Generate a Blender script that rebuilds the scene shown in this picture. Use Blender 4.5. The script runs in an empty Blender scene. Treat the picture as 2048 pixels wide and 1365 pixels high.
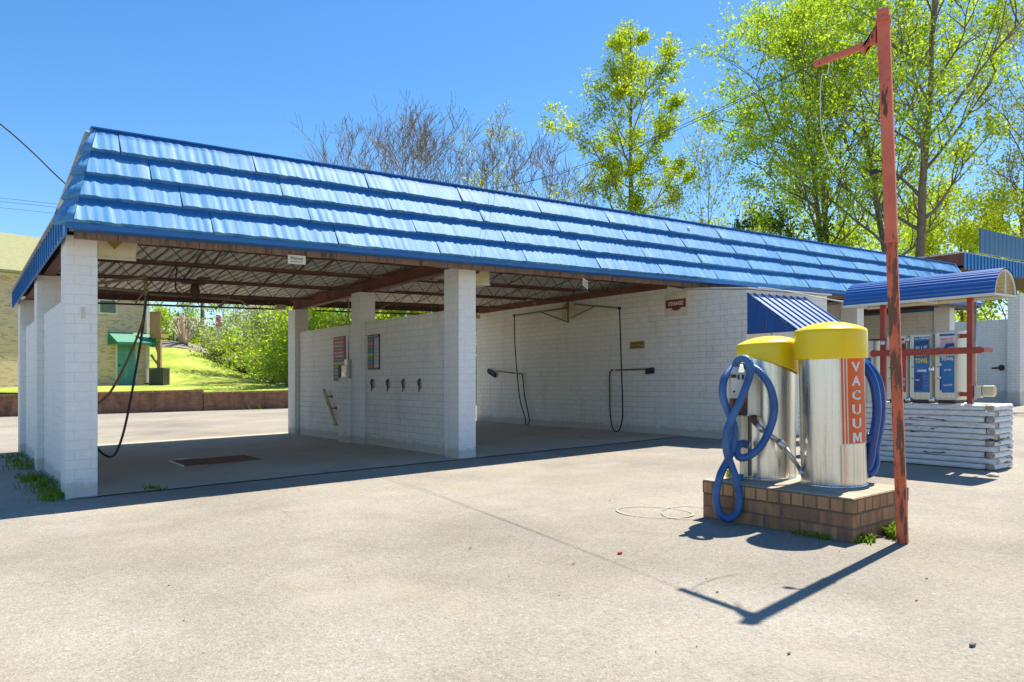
import bpy, bmesh, math, random
import numpy as np
from mathutils import Vector, Matrix, noise
random.seed(7)
sc = bpy.context.scene
COL = sc.collection
# ------------------------------------------------------------------ camera
CAMZ = 1.229
cd = bpy.data.cameras.new("camera"); cam = bpy.data.objects.new("camera", cd); COL.objects.link(cam)
cam.location = (0, 0, CAMZ)
cam.rotation_euler = (math.radians(90), 0, -math.atan2(.6, .8))
cd.sensor_width = 36; cd.lens = 36 * 1500 / 2048; cd.shift_y = (767 - 682.5) / 2048
cd.clip_start = .05; cd.clip_end = 2000
sc.camera = cam
# ------------------------------------------------------------------ sky and sun
SUN = Vector((2.03, .377, 3.68)).normalized()
w = bpy.data.worlds.new("World"); sc.world = w; w.use_nodes = True
nt = w.node_tree; bg = nt.nodes["Background"]
sky = nt.nodes.new("ShaderNodeTexSky"); sky.sky_type = 'NISHITA'; sky.sun_disc = False
sky.sun_elevation = math.asin(SUN.z); sky.sun_rotation = math.atan2(SUN.x, SUN.y)
sky.altitude = 200; sky.air_density = 1.0; sky.dust_density = .25; sky.ozone_density = 3.0
hsv = nt.nodes.new('ShaderNodeHueSaturation'); hsv.inputs['Saturation'].default_value = 1.28; hsv.inputs['Value'].default_value = .96; hsv.inputs['Hue'].default_value = .5
nt.links.new(sky.outputs[0], hsv.inputs['Color']); nt.links.new(hsv.outputs[0], bg.inputs[0]); bg.inputs[1].default_value = .105
sd = bpy.data.lights.new("sun", 'SUN'); sun = bpy.data.objects.new("sun", sd); COL.objects.link(sun)
sd.energy = 5.0; sd.angle = math.radians(.53); sd.color = (1, .93, .80)
sun.rotation_euler = SUN.to_track_quat('Z', 'Y').to_euler(); sun.location = (5, -3, 20)
sc.view_settings.view_transform = 'Standard'; sc.view_settings.look = 'None'
sc.view_settings.exposure = .95; sc.view_settings.gamma = 1
sc.cycles.max_bounces = 8; sc.cycles.diffuse_bounces = 5; sc.cycles.transparent_max_bounces = 12

# ------------------------------------------------------------------ helpers
SH = .025                                   # the whole lot climbs gently to the right
def sh(x): return SH * max(-20., min(45., x))
def gz(x, y=0):                             # ground height before the climb is added
    return 0. if x < 12 else -.018 * (min(x, 60) - 12)
def ray(u): a = (u - 1024) / 1500.; return .8 * a + .6, -.6 * a + .8
def onX(u, y, X):
    rx, ry = ray(u); f = X / rx; return Vector((X, ry * f, CAMZ - (y - 767) / 1500. * f - sh(X)))
def onY(u, y, Y):
    rx, ry = ray(u); f = Y / ry; return Vector((rx * f, Y, CAMZ - (y - 767) / 1500. * f - sh(rx * f)))
def at(u, y, f):
    rx, ry = ray(u); return Vector((rx * f, ry * f, CAMZ - (y - 767) / 1500. * f - sh(rx * f)))
def rf(r, f, z):                            # right, forward, height above eye level
    X = .8 * r + .6 * f; return Vector((X, -.6 * r + .8 * f, CAMZ + z - sh(X)))
def onG(u, y):
    rx, ry = ray(u); f = CAMZ / ((y - 767) / 1500. + SH * rx); return Vector((rx * f, ry * f, 0))

def tag(o, label=None, cat=None, group=None, kind=None):
    if label: o['label'] = label
    if cat: o['category'] = cat
    if group: o['group'] = group
    if kind: o['kind'] = kind
    return o
def thing(name, loc, label, cat, group=None):
    o = bpy.data.objects.new(name, None); COL.objects.link(o)
    o.location = (loc[0], loc[1], loc[2] + sh(loc[0])); o.empty_display_size = .2
    return tag(o, label, cat, group)
def dup(root, off, label=None, group=None):
    r = root.copy(); COL.objects.link(r)
    r.location = (root.location.x + off[0], root.location.y + off[1], root.location.z + off[2])
    def rec(a, b):
        for ch in list(a.children):
            c = ch.copy(); COL.objects.link(c); c.parent = b; rec(ch, c)
    rec(root, r)
    if label: r['label'] = label
    if group: r['group'] = group
    return r

class MB:
    def __init__(s): s.v = []; s.f = []; s.uv = []; s.sm = []; s.mi = []
    def face(s, idx, uv=None, smooth=False, mi=0): s.f.append(tuple(idx)); s.uv.append(uv); s.sm.append(smooth); s.mi.append(mi)
    def add(s, pts, faces, smooth=False, M=None, uvs=None, mi=0):
        b = len(s.v)
        for p in pts:
            p = Vector(p); s.v.append(M @ p if M else p)
        for k, f in enumerate(faces): s.face([b + i for i in f], uvs[k] if uvs else None, smooth, mi)
        return s
    def box(s, x0, x1, y0, y1, z0, z1, M=None, mi=0):
        p = [(x0,y0,z0),(x1,y0,z0),(x1,y1,z0),(x0,y1,z0),(x0,y0,z1),(x1,y0,z1),(x1,y1,z1),(x0,y1,z1)]
        return s.add(p, [(0,3,2,1),(4,5,6,7),(0,1,5,4),(1,2,6,5),(2,3,7,6),(3,0,4,7)], False, M, None, mi)
    def cbox(s, c, sx, sy, sz, M=None):
        M2 = Matrix.Translation(Vector(c)) @ (M if M else Matrix())
        return s.box(-sx/2, sx/2, -sy/2, sy/2, -sz/2, sz/2, M2)
    def bar(s, a, b, w, h, up=(0,0,1)):
        a = Vector(a); b = Vector(b); d = b - a; L = d.length
        z = d.normalized(); x = z.cross(Vector(up))
        if x.length < 1e-4: x = z.cross(Vector((1,0,0)))
        x.normalize(); y = x.cross(z)
        M = Matrix((x, y, z)).transposed().to_4x4(); M.translation = a
        return s.box(-w/2, w/2, -h/2, h/2, 0, L, M)
    def tube(s, pts, r, seg=8, caps=True, smooth=True, closed=False):
        pts = [Vector(p) for p in pts]; n = len(pts)
        rr = r if isinstance(r, (list, tuple)) else [r] * n
        b = len(s.v); prev = None
        for i, p in enumerate(pts):
            if i == 0: t = pts[1] - p
            elif i == n-1: t = p - pts[i-1]
            else: t = pts[i+1] - pts[i-1]
            if t.length < 1e-9: t = Vector((0,0,1))
            t.normalize()
            if prev is None:
                x = t.orthogonal().normalized()
            else:
                x = prev - t * prev.dot(t)
                x = x.normalized() if x.length > 1e-6 else t.orthogonal().normalized()
            prev = x; y = t.cross(x)
            for k in range(seg):
                a = 2*math.pi*k/seg
                s.v.append(p + (x*math.cos(a) + y*math.sin(a)) * rr[i])
        for i in range(n-1):
            for k in range(seg):
                k2 = (k+1) % seg
                s.face((b+i*seg+k, b+i*seg+k2, b+(i+1)*seg+k2, b+(i+1)*seg+k), None, smooth)
        if caps:
            s.face([b+k for k in range(seg)][::-1]); s.face([b+(n-1)*seg+k for k in range(seg)])
        return s
    def lathe(s, c, prof, seg=32, M=None, smooth=True, a0=0, a1=2*math.pi, sharp=()):
        b = len(s.v); c = Vector(c); full = abs(a1-a0-2*math.pi) < 1e-6
        n = seg if full else seg+1
        for (r, z) in prof:
            for k in range(n):
                a = a0 + (a1-a0)*k/seg
                p = Vector((r*math.cos(a), r*math.sin(a), z))
                if M: p = M @ p
                s.v.append(c + p)
        for i in range(len(prof)-1):
            for k in range(seg):
                k2 = (k+1) % n
                s.face((b+i*n+k, b+i*n+k2, b+(i+1)*n+k2, b+(i+1)*n+k), None, smooth and i not in sharp)
        return s
    def prism(s, poly, axis, a, b):          # poly in the two other axes (cyclic order), extruded a..b
        n = len(poly); P = []
        for t in (a, b):
            for (p, q) in poly:
                P.append({'x': (t,p,q), 'y': (p,t,q), 'z': (p,q,t)}[axis])
        F = [tuple(range(n)), tuple(range(2*n-1, n-1, -1))]
        for i in range(n): j = (i+1) % n; F.append((i, i+n, j+n, j))
        return s.add(P, F)
    def ball(s, c, r, seg=12, sz=1., M=None):
        n = 6; prof = [(r*math.sin(math.pi*i/n)+1e-5, -r*sz*math.cos(math.pi*i/n)) for i in range(n+1)]
        return s.lathe(c, prof, seg, M)
    def text(s, string, o, ux, vz, width, height, n=None, off=.0015, bold=0, spacing=1.0, wrap=None, align='L', shear=0):
        cu = bpy.data.curves.new("t", 'FONT'); cu.body = string; cu.size = 1; cu.offset = bold
        cu.space_character = spacing; cu.resolution_u = 3; cu.shear = shear
        ob = bpy.data.objects.new("t", cu); COL.objects.link(ob)
        dg = bpy.context.evaluated_depsgraph_get(); dg.update()
        me = ob.evaluated_get(dg).to_mesh()
        V = [Vector(v.co) for v in me.vertices]; F = [tuple(p.vertices) for p in me.polygons]
        ob.evaluated_get(dg).to_mesh_clear(); bpy.data.objects.remove(ob); bpy.data.curves.remove(cu)
        if not V: return s
        x0 = min(v.x for v in V); x1 = max(v.x for v in V); y0 = min(v.y for v in V); y1 = max(v.y for v in V)
        b = len(s.v)
        for v in V:
            q = ((v.x-x0)/(x1-x0)*width, (v.y-y0)/(y1-y0)*height)
            if wrap: s.v.append(wrap(*q))
            else: s.v.append(Vector(o) + Vector(ux)*q[0] + Vector(vz)*q[1] + (Vector(n)*off if n else Vector()))
        for f in F: s.face([b+i for i in f])
        return s
    def build(s, name, mat, parent=None, label=None, cat=None, group=None, kind=None, bevel=0, shear=True, origin=None, solid=0):
        me = bpy.data.meshes.new(name)
        V = s.v
        # box-projected uv in metres, taken before the climb is added
        base = parent.matrix_basis.translation if parent else None
        W = [Vector((p.x, p.y, p.z + (sh(p.x) if shear else 0))) for p in V]
        if parent:
            q = parent; O = Vector((0,0,0))
            while q: O += q.location; q = q.parent
        else:
            if origin is None:
                xs = [p.x for p in W]; ys = [p.y for p in W]; zs = [p.z for p in W]
                O = Vector(((min(xs)+max(xs))/2, (min(ys)+max(ys))/2, min(zs)))
            else: O = Vector(origin)
        me.from_pydata([p - O for p in W], [], s.f)
        uvl = me.uv_layers.new(name="UVMap"); uvd = []
        for f, uv in zip(s.f, s.uv):
            if uv: uvd.extend(uv); continue
            a, b_, c = V[f[0]], V[f[1]], V[f[2]]
            nn = (b_-a).cross(c-a); ax, ay, az = abs(nn.x), abs(nn.y), abs(nn.z)
            if az >= ax and az >= ay: uvd.extend([(V[i].x, V[i].y) for i in f])
            elif ax >= ay: uvd.extend([(V[i].y, V[i].z) for i in f])
            else: uvd.extend([(V[i].x, V[i].z) for i in f])
        flat = np.array(uvd, dtype=np.float32).ravel()
        uvl.data.foreach_set("uv", flat)
        me.polygons.foreach_set("use_smooth", s.sm)
        mats = mat if isinstance(mat, (list, tuple)) else [mat]
        for m in mats: me.materials.append(m)
        if len(mats) > 1: me.polygons.foreach_set("material_index", s.mi)
        me.update()
        o = bpy.data.objects.new(name, me); COL.objects.link(o)
        if parent: o.parent = parent
        else: o.location = O
        if bevel:
            md = o.modifiers.new("bevel", 'BEVEL'); md.width = bevel; md.segments = 2; md.limit_method = 'ANGLE'; md.angle_limit = math.radians(50)
        if solid:
            md = o.modifiers.new("solid", 'SOLIDIFY'); md.thickness = solid
        return tag(o, label, cat, group, kind)
def smooth_path(pts, n=8):
    P = [Vector(p) for p in pts]; P = [P[0]*2-P[1]] + P + [P[-1]*2-P[-2]]; out = []
    for i in range(1, len(P)-2):
        for k in range(n):
            t = k/n
            out.append(.5*((2*P[i]) + (P[i+1]-P[i-1])*t + (2*P[i-1]-5*P[i]+4*P[i+1]-P[i+2])*t*t + (3*P[i]-P[i-1]-3*P[i+1]+P[i+2])*t**3))
    out.append(P[-2]); return out

# ------------------------------------------------------------------ materials
def newmat(name):
    m = bpy.data.materials.new(name); m.use_nodes = True
    return m, m.node_tree, m.node_tree.nodes["Principled BSDF"]
def N(nt, typ, **kw):
    n = nt.nodes.new(typ)
    for k, v in kw.items():
        if k in n.inputs.keys(): n.inputs[k].default_value = v
        else: setattr(n, k, v)
    return n
def coords(nt, kind='Object', scale=(1,1,1)):
    tc = nt.nodes.new("ShaderNodeTexCoord"); mp = nt.nodes.new("ShaderNodeMapping")
    mp.inputs['Scale'].default_value = scale
    nt.links.new(tc.outputs[kind], mp.inputs[0]); return mp.outputs[0]
def ramp(nt, fac, stops):
    r = nt.nodes.new("ShaderNodeValToRGB"); el = r.color_ramp.elements
    while len(el) < len(stops): el.new(.5)
    for e, (p, c) in zip(el, stops): e.position = p; e.color = tuple(c) + (1,) if len(c) == 3 else c
    nt.links.new(fac, r.inputs[0]); return r.outputs[0]
def mixc(nt, fac, a, b, typ='MIX'):
    m = nt.nodes.new("ShaderNodeMix"); m.data_type = 'RGBA'; m.blend_type = typ
    for s_, v in ((0, fac), (6, a), (7, b)):
        if hasattr(v, 'links') or hasattr(v, 'is_linked'): nt.links.new(v, m.inputs[s_])
        else: m.inputs[s_].default_value = v if s_ == 0 else (tuple(v) + (1,) if len(v) == 3 else v)
    return m.outputs[2]
def g3(v): return (v, v, v)
def mat(name, col, rough=.6, metal=0, col2=None, scale=4, stretch=(1,1,1), amt=.5, bump=0, bscale=40, detail=6, spots=None, spotscale=8, spotlo=.6, coord='Object', spec=.5, spotstretch=(1,1,1)):
    m, nt, P = newmat(name)
    P.inputs['Roughness'].default_value = rough; P.inputs['Metallic'].default_value = metal
    P.inputs['Specular IOR Level'].default_value = spec
    vec = coords(nt, coord, stretch)
    n1 = N(nt, "ShaderNodeTexNoise", Scale=scale, Detail=detail, Roughness=.6); nt.links.new(vec, n1.inputs[0])
    if col2 is None: col2 = tuple(c*.72 for c in col)
    c = ramp(nt, n1.outputs[0], [(.5-amt*.5, col2), (.5+amt*.3, col)])
    if spots:
        v2 = coords(nt, coord, spotstretch)
        n2 = N(nt, "ShaderNodeTexNoise", Scale=spotscale, Detail=8, Roughness=.65); nt.links.new(v2, n2.inputs[0])
        f = ramp(nt, n2.outputs[0], [(spotlo, (0,0,0)), (spotlo+.05, (1,1,1))])
        c = mixc(nt, f, c, spots)
    nt.links.new(c, P.inputs['Base Color'])
    if bump:
        n3 = N(nt, "ShaderNodeTexNoise", Scale=bscale, Detail=4); nt.links.new(vec, n3.inputs[0])
        b = N(nt, "ShaderNodeBump", Strength=bump, Distance=.01); nt.links.new(n3.outputs[0], b.inputs['Height'])
        nt.links.new(b.outputs[0], P.inputs['Normal'])
    return m
def brickmat(name, c1, c2, mortar, bw=.2985, rh=.1016, ms=.008, rough=.75, bump=.6, stain=None, stainlo=.6, stainscale=1.2, var=.5, dist=.006, mortarsmooth=.3, base_dirt=False, bias=0.):
    m, nt, P = newmat(name); P.inputs['Roughness'].default_value = rough
    P.inputs['Specular IOR Level'].default_value = .3
    uv = coords(nt, 'UV')
    # a little wobble so that the joints are not ruled lines
    wn = N(nt, "ShaderNodeTexNoise", Scale=6, Detail=3); nt.links.new(uv, wn.inputs[0])
    ma = N(nt, "ShaderNodeVectorMath", operation='MULTIPLY_ADD'); nt.links.new(wn.outputs['Color'], ma.inputs[0])
    ma.inputs[1].default_value = (.008, .008, 0); nt.links.new(uv, ma.inputs[2])
    br = N(nt, "ShaderNodeTexBrick", Scale=1, offset=.5, offset_frequency=2)
    br.inputs['Color1'].default_value = (*c1, 1); br.inputs['Color2'].default_value = (*c2, 1); br.inputs['Mortar'].default_value = (*mortar, 1)
    br.inputs['Bias'].default_value = bias; br.inputs['Mortar Size'].default_value = ms; br.inputs['Mortar Smooth'].default_value = mortarsmooth
    br.inputs['Brick Width'].default_value = bw; br.inputs['Row Height'].default_value = rh
    nt.links.new(ma.outputs[0], br.inputs[0])
    n1 = N(nt, "ShaderNodeTexNoise", Scale=stainscale, Detail=8, Roughness=.65); nt.links.new(uv, n1.inputs[0])
    # joints show stronger in some places than others
    c = mixc(nt, ramp(nt, n1.outputs[0], [(.3, (0,0,0)), (.7, g3(var))]), br.outputs[0], c1)
    n2 = N(nt, "ShaderNodeTexNoise", Scale=14, Detail=8, Roughness=.7); nt.links.new(uv, n2.inputs[0])
    c = mixc(nt, .35, c, ramp(nt, n2.outputs[0], [(.3, g3(.72)), (.65, g3(1.0))]), 'MULTIPLY')
    if stain:
        st = coords(nt, 'UV', (1.6, .5, 1))
        n4 = N(nt, "ShaderNodeTexNoise", Scale=stainscale*1.7, Detail=9, Roughness=.7); nt.links.new(st, n4.inputs[0])
        c = mixc(nt, ramp(nt, n4.outputs[0], [(stainlo-.12, (0,0,0)), (stainlo+.12, (.75,.75,.75))]), c, stain)
    if base_dirt:
        sx = N(nt, "ShaderNodeSeparateXYZ"); nt.links.new(uv, sx.inputs[0])
        n5 = N(nt, "ShaderNodeTexNoise", Scale=5, Detail=9, Roughness=.7); nt.links.new(uv, n5.inputs[0])
        k1 = N(nt, "ShaderNodeMath", operation='MULTIPLY_ADD'); nt.links.new(n5.outputs[0], k1.inputs[0]); k1.inputs[1].default_value = -.26; nt.links.new(sx.outputs[1], k1.inputs[2])
        c = mixc(nt, ramp(nt, k1.outputs[0], [(0, (.55,.55,.55)), (.05, (0,0,0))]), c, (.45,.39,.30))
        k2 = ramp(nt, n5.outputs[0], [(.70, (0,0,0)), (.73, (.6,.6,.6))]); c = mixc(nt, k2, c, (.42,.38,.33))
    nt.links.new(c, P.inputs['Base Color'])
    inv = N(nt, "ShaderNodeMath", operation='MULTIPLY_ADD'); nt.links.new(br.outputs['Fac'], inv.inputs[0]); inv.inputs[1].default_value = -1; 
    nn = N(nt, "ShaderNodeMath", operation='MULTIPLY'); nt.links.new(n2.outputs[0], nn.inputs[0]); nn.inputs[1].default_value = .35
    nt.links.new(nn.outputs[0], inv.inputs[2])
    b = N(nt, "ShaderNodeBump", Strength=bump, Distance=dist); nt.links.new(inv.outputs[0], b.inputs['Height']); nt.links.new(b.outputs[0], P.inputs['Normal'])
    return m
def leafmat(name, c1, c2, trans=.45):
    m, nt, P = newmat(name); nt.nodes.remove(P); out = nt.nodes["Material Output"]
    at_ = N(nt, "ShaderNodeAttribute", attribute_name="rnd")
    tc = coords(nt, 'Object'); n1 = N(nt, "ShaderNodeTexNoise", Scale=.6, Detail=2); nt.links.new(tc, n1.inputs[0])
    ad = N(nt, "ShaderNodeMath", operation='MULTIPLY_ADD'); nt.links.new(at_.outputs['Fac'], ad.inputs[0]); ad.inputs[1].default_value = .5
    sb = N(nt, "ShaderNodeMath", operation='MULTIPLY'); nt.links.new(n1.outputs[0], sb.inputs[0]); sb.inputs[1].default_value = .55
    nt.links.new(sb.outputs[0], ad.inputs[2])
    c = ramp(nt, ad.outputs[0], [(.25, c2), (.75, c1)])
    d = N(nt, "ShaderNodeBsdfDiffuse"); t = N(nt, "ShaderNodeBsdfTranslucent"); mx = N(nt, "ShaderNodeMixShader"); mx.inputs[0].default_value = trans
    nt.links.new(c, d.inputs[0]); 
    c2_ = mixc(nt, 1.0, c, (1.0, 1.05, .5), 'MULTIPLY'); nt.links.new(c2_, t.inputs[0])
    nt.links.new(d.outputs[0], mx.inputs[1]); nt.links.new(t.outputs[0], mx.inputs[2]); nt.links.new(mx.outputs[0], out.inputs[0])
    return m
M = {}
M['white_brick'] = brickmat('painted_white_brick', (.84,.80,.72), (.79,.76,.68), (.40,.37,.32), base_dirt=True, stain=(.56,.52,.42), stainlo=.64, ms=.0042, bump=.45, var=.8, stainscale=.9)
M['smooth_brick'] = brickmat('thickly_painted_brick', (.85,.83,.78), (.82,.80,.75), (.62,.60,.56), base_dirt=True, stain=(.62,.59,.50), stainlo=.68, ms=.004, bump=.3, var=.9, stainscale=.9)
M['brick'] = brickmat('brown_brick', (.50,.25,.12), (.30,.145,.08), (.17,.13,.085), stain=(.12,.085,.06), stainlo=.51, stainscale=3, var=.15, ms=.009, bump=.8)
M['rowlock'] = brickmat('rowlock_brick', (.54,.29,.14), (.33,.17,.09), (.15,.12,.08), bw=.1016, rh=.1016, stain=(.10,.075,.055), stainlo=.6, stainscale=3, var=.1, ms=.009, bump=.8)
M['top_brick'] = brickmat('pedestal_top', (.50,.42,.30), (.42,.33,.24), (.36,.32,.25), bw=.1016, rh=.2985, stain=(.24,.20,.15), stainlo=.52, stainscale=4, var=.5)
M['old_brick'] = brickmat('weathered_wall_brick', (.44,.19,.09), (.27,.115,.06), (.24,.18,.13), bw=.2, rh=.068, stain=(.08,.055,.04), stainlo=.55, stainscale=1.4, var=.2)
M['house_brick'] = brickmat('tan_house_brick', (.74,.55,.36), (.20,.095,.055), (.70,.56,.42), bw=.24, rh=.08, ms=.012, var=.15, bias=-.45, stain=(.26,.18,.10), stainlo=.72, stainscale=2)
M['concrete'] = mat('concrete', (.47,.41,.32), .85, col2=(.34,.29,.215), scale=1.1, amt=.5, bump=.25, bscale=60, spots=(.24,.21,.17), spotscale=1.6, spotlo=.62)
M['cement'] = mat('mortar_bed', (.5,.46,.38), .9, bump=.3)
M['galv'] = mat('galvanised_deck', (.62,.58,.50), .55, metal=.0, col2=(.44,.39,.31), scale=3, spots=(.28,.17,.10), spotscale=4, spotlo=.62)
M['rust'] = mat('rusty_steel', (.115,.048,.032), .75, col2=(.06,.027,.02), scale=6, spots=(.26,.12,.07), spotscale=9, spotlo=.6, bump=.2)
M['rust_beam'] = mat('rusty_red_beam', (.22,.078,.045), .7, col2=(.12,.045,.03), scale=2.5, spots=(.30,.16,.10), spotscale=5, spotlo=.62)
M['wood_fascia'] = mat('stained_wood_fascia', (.27,.17,.12), .85, col2=(.12,.075,.06), scale=4, stretch=(5,5,.4), amt=.8, spots=(.10,.07,.06), spotscale=3, spotlo=.55, spotstretch=(5,5,.4))
M['blue'] = mat('blue_painted_metal', (.012,.14,.42), .42, col2=(.01,.11,.36), scale=2)
M['blue_ribbed'] = mat('blue_ribbed_metal', (.015,.17,.44), .4, col2=(.012,.14,.38), scale=2)
M['blue_awn'] = mat('deep_blue_metal', (.008,.10,.37), .36, col2=(.006,.08,.31), scale=2, spec=.9)
# more materials
def tilemat():
    m, nt, P = newmat('faded_blue_shingle_panel'); P.inputs['Roughness'].default_value = .6; P.inputs['Specular IOR Level'].default_value = .22
    v = coords(nt, 'UV', (11, .9, 1)); n = N(nt, "ShaderNodeTexNoise", Scale=1.0, Detail=7, Roughness=.7); nt.links.new(v, n.inputs[0])
    c = ramp(nt, n.outputs[0], [(.30, (.045,.20,.41)), (.5, (.10,.29,.50)), (.70, (.29,.45,.60))])
    v2 = coords(nt, 'UV', (1.2, 2.5, 1)); n2 = N(nt, "ShaderNodeTexNoise", Scale=1.3, Detail=4); nt.links.new(v2, n2.inputs[0])
    c = mixc(nt, ramp(nt, n2.outputs[0], [(.35, (0,0,0)), (.75, (.6,.6,.6))]), c, (.035,.20,.52))
    v3 = coords(nt, 'UV', (1, 1, 1)); n3 = N(nt, "ShaderNodeTexNoise", Scale=22, Detail=6, Roughness=.7); nt.links.new(v3, n3.inputs[0])
    c = mixc(nt, ramp(nt, n3.outputs[0], [(.68, (0,0,0)), (.74, (.55,.55,.55))]), c, (.42,.50,.56))
    fa = N(nt, 'ShaderNodeAttribute', attribute_name='lip_shade'); c = mixc(nt, ramp(nt, fa.outputs['Fac'], [(.60, (0,0,0)), (.74, (.85,.85,.85))]), c, (.012,.135,.40))  # shadow below the next lip painted in as a deep blue band
    nt.links.new(c, P.inputs['Base Color'])
    b = N(nt, "ShaderNodeBump", Strength=.35, Distance=.01); nt.links.new(n.outputs[0], b.inputs['Height']); nt.links.new(b.outputs[0], P.inputs['Normal'])
    return m
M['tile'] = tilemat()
M['white_metal'] = mat('white_enamel', (.70,.69,.64), .45, col2=(.60,.58,.50), scale=5)
M['steel'] = mat('galvanised_pipe', (.55,.55,.54), .38, metal=.8, col2=(.40,.40,.38), scale=8)
M['black_rubber'] = mat('black_rubber', (.018,.018,.018), .5)
M['brass_hose'] = mat('amber_hose', (.20,.11,.025), .5, col2=(.12,.07,.02), scale=4)
M['cream'] = mat('yellowed_cream_housing', (.62,.55,.34), .5, col2=(.42,.33,.15), scale=5, amt=.7)
M['dark'] = mat('dark_iron', (.03,.028,.026), .6)
M['pipe_tan'] = mat('oxidised_pipe', (.24,.19,.10), .6, col2=(.13,.10,.06), scale=12)

# ------------------------------------------------------------------ the ground
def asphaltmat():
    m, nt, P = newmat('bleached_asphalt'); P.inputs['Roughness'].default_value = .9; P.inputs['Specular IOR Level'].default_value = .25
    o = coords(nt, 'Object')
    n1 = N(nt, "ShaderNodeTexNoise", Scale=.35, Detail=9, Roughness=.62); nt.links.new(o, n1.inputs[0])
    c = ramp(nt, n1.outputs[0], [(.32, (.225,.20,.165)), (.5, (.30,.27,.225)), (.7, (.385,.35,.295))])
    vo = N(nt, "ShaderNodeTexVoronoi", Scale=95); nt.links.new(o, vo.inputs[0])
    agg = ramp(nt, vo.outputs['Color'], [(0, g3(.66)), (.45, g3(.97)), (.8, g3(1.06)), (1, g3(1.4))])
    c = mixc(nt, .85, c, agg, 'MULTIPLY')
    n2 = N(nt, "ShaderNodeTexNoise", Scale=160, Detail=3, Roughness=.8); nt.links.new(o, n2.inputs[0])
    c = mixc(nt, .8, c, ramp(nt, n2.outputs[0], [(.3, g3(.7)), (.5, g3(1.0)), (.72, g3(1.22))]), 'MULTIPLY')
    n2b = N(nt, "ShaderNodeTexNoise", Scale=26, Detail=4, Roughness=.7); nt.links.new(o, n2b.inputs[0])
    c = mixc(nt, .6, c, ramp(nt, n2b.outputs[0], [(.3, g3(.78)), (.7, g3(1.15))]), 'MULTIPLY')
    # pollen and sand drifting in streaks
    st = coords(nt, 'Object', (1.0, .35, 1)); n3 = N(nt, "ShaderNodeTexNoise", Scale=1.1, Detail=10, Roughness=.7); nt.links.new(st, n3.inputs[0])
    c = mixc(nt, ramp(nt, n3.outputs[0], [(.52, (0,0,0)), (.72, g3(.32))]), c, (.38,.30,.17))
    n4 = N(nt, "ShaderNodeTexNoise", Scale=.8, Detail=7, Roughness=.55); nt.links.new(coords(nt, 'Object', (1,1,1)), n4.inputs[0])
    c = mixc(nt, ramp(nt, n4.outputs[0], [(.56, (0,0,0)), (.74, g3(.34))]), c, (.44,.405,.34))
    # fine cracks
    wv = N(nt, "ShaderNodeTexNoise", Scale=1.3, Detail=4); nt.links.new(o, wv.inputs[0])
    ad = N(nt, "ShaderNodeVectorMath", operation='MULTIPLY_ADD'); nt.links.new(wv.outputs['Color'], ad.inputs[0]); ad.inputs[1].default_value = (.9,.9,0); nt.links.new(o, ad.inputs[2])
    vc = N(nt, "ShaderNodeTexVoronoi", Scale=.30, feature='DISTANCE_TO_EDGE'); nt.links.new(ad.outputs[0], vc.inputs[0])
    n5 = N(nt, "ShaderNodeTexNoise", Scale=.5, Detail=3); nt.links.new(o, n5.inputs[0])
    k = mixc(nt, 1.0, ramp(nt, vc.outputs['Distance'], [(.0, (1,1,1)), (.0035, (0,0,0))]), ramp(nt, n5.outputs[0], [(.45, (0,0,0)), (.6, g3(.38))]), 'MULTIPLY')
    c = mixc(nt, k, c, (.13,.10,.05))
    nt.links.new(c, P.inputs['Base Color'])
    hh = N(nt, "ShaderNodeMath", operation='ADD'); nt.links.new(vo.outputs['Distance'], hh.inputs[0]); nt.links.new(n2.outputs[0], hh.inputs[1])
    b = N(nt, "ShaderNodeBump", Strength=.55, Distance=.005); nt.links.new(hh.outputs[0], b.inputs['Height']); nt.links.new(b.outputs[0], P.inputs['Normal'])
    return m
M['asphalt'] = asphaltmat()
g = MB()
xs = [-320,-120,-60,-30,-20] + [i*1.0 for i in range(-18, 46)] + [50,60,90,140,320]; ys = [-60,-20,-8,-4] + [i*1.0 for i in range(-2, 40, 1)] + [50,70,110,180,320]
P_ = [(x, y, gz(x) + (.012*noise.noise(Vector((x*.35, y*.35, 3))) if -8 < x < 30 and -4 < y < 8 else 0)) for y in ys for x in xs]
nx = len(xs)
g.add(P_, [(j*nx+i, j*nx+i+1, (j+1)*nx+i+1, (j+1)*nx+i) for j in range(len(ys)-1) for i in range(nx-1)], smooth=True)
g.build('asphalt_lot', M['asphalt'], kind='structure', origin=(0,0,0))
s = MB()
# wash bay slab with a slightly broken front edge
n_ = 120; fr = []
for i in range(n_+1):
    x = 1.0 + (10.62-1.0)*i/n_
    fr.append((x, 8.93 + .05*noise.noise(Vector((x*2.2, 0, 0))) + .02*noise.noise(Vector((x*9, 4, 0))), .0))
P_ = [(x, y, .012) for x, y, z in fr] + [(x, 16.1, .012) for x, y, z in fr]
s.add(P_, [(i, i+1, n_+2+i, n_+1+i) for i in range(n_)])
s.build('wash_bay_slab', M['concrete'], kind='structure')

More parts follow.
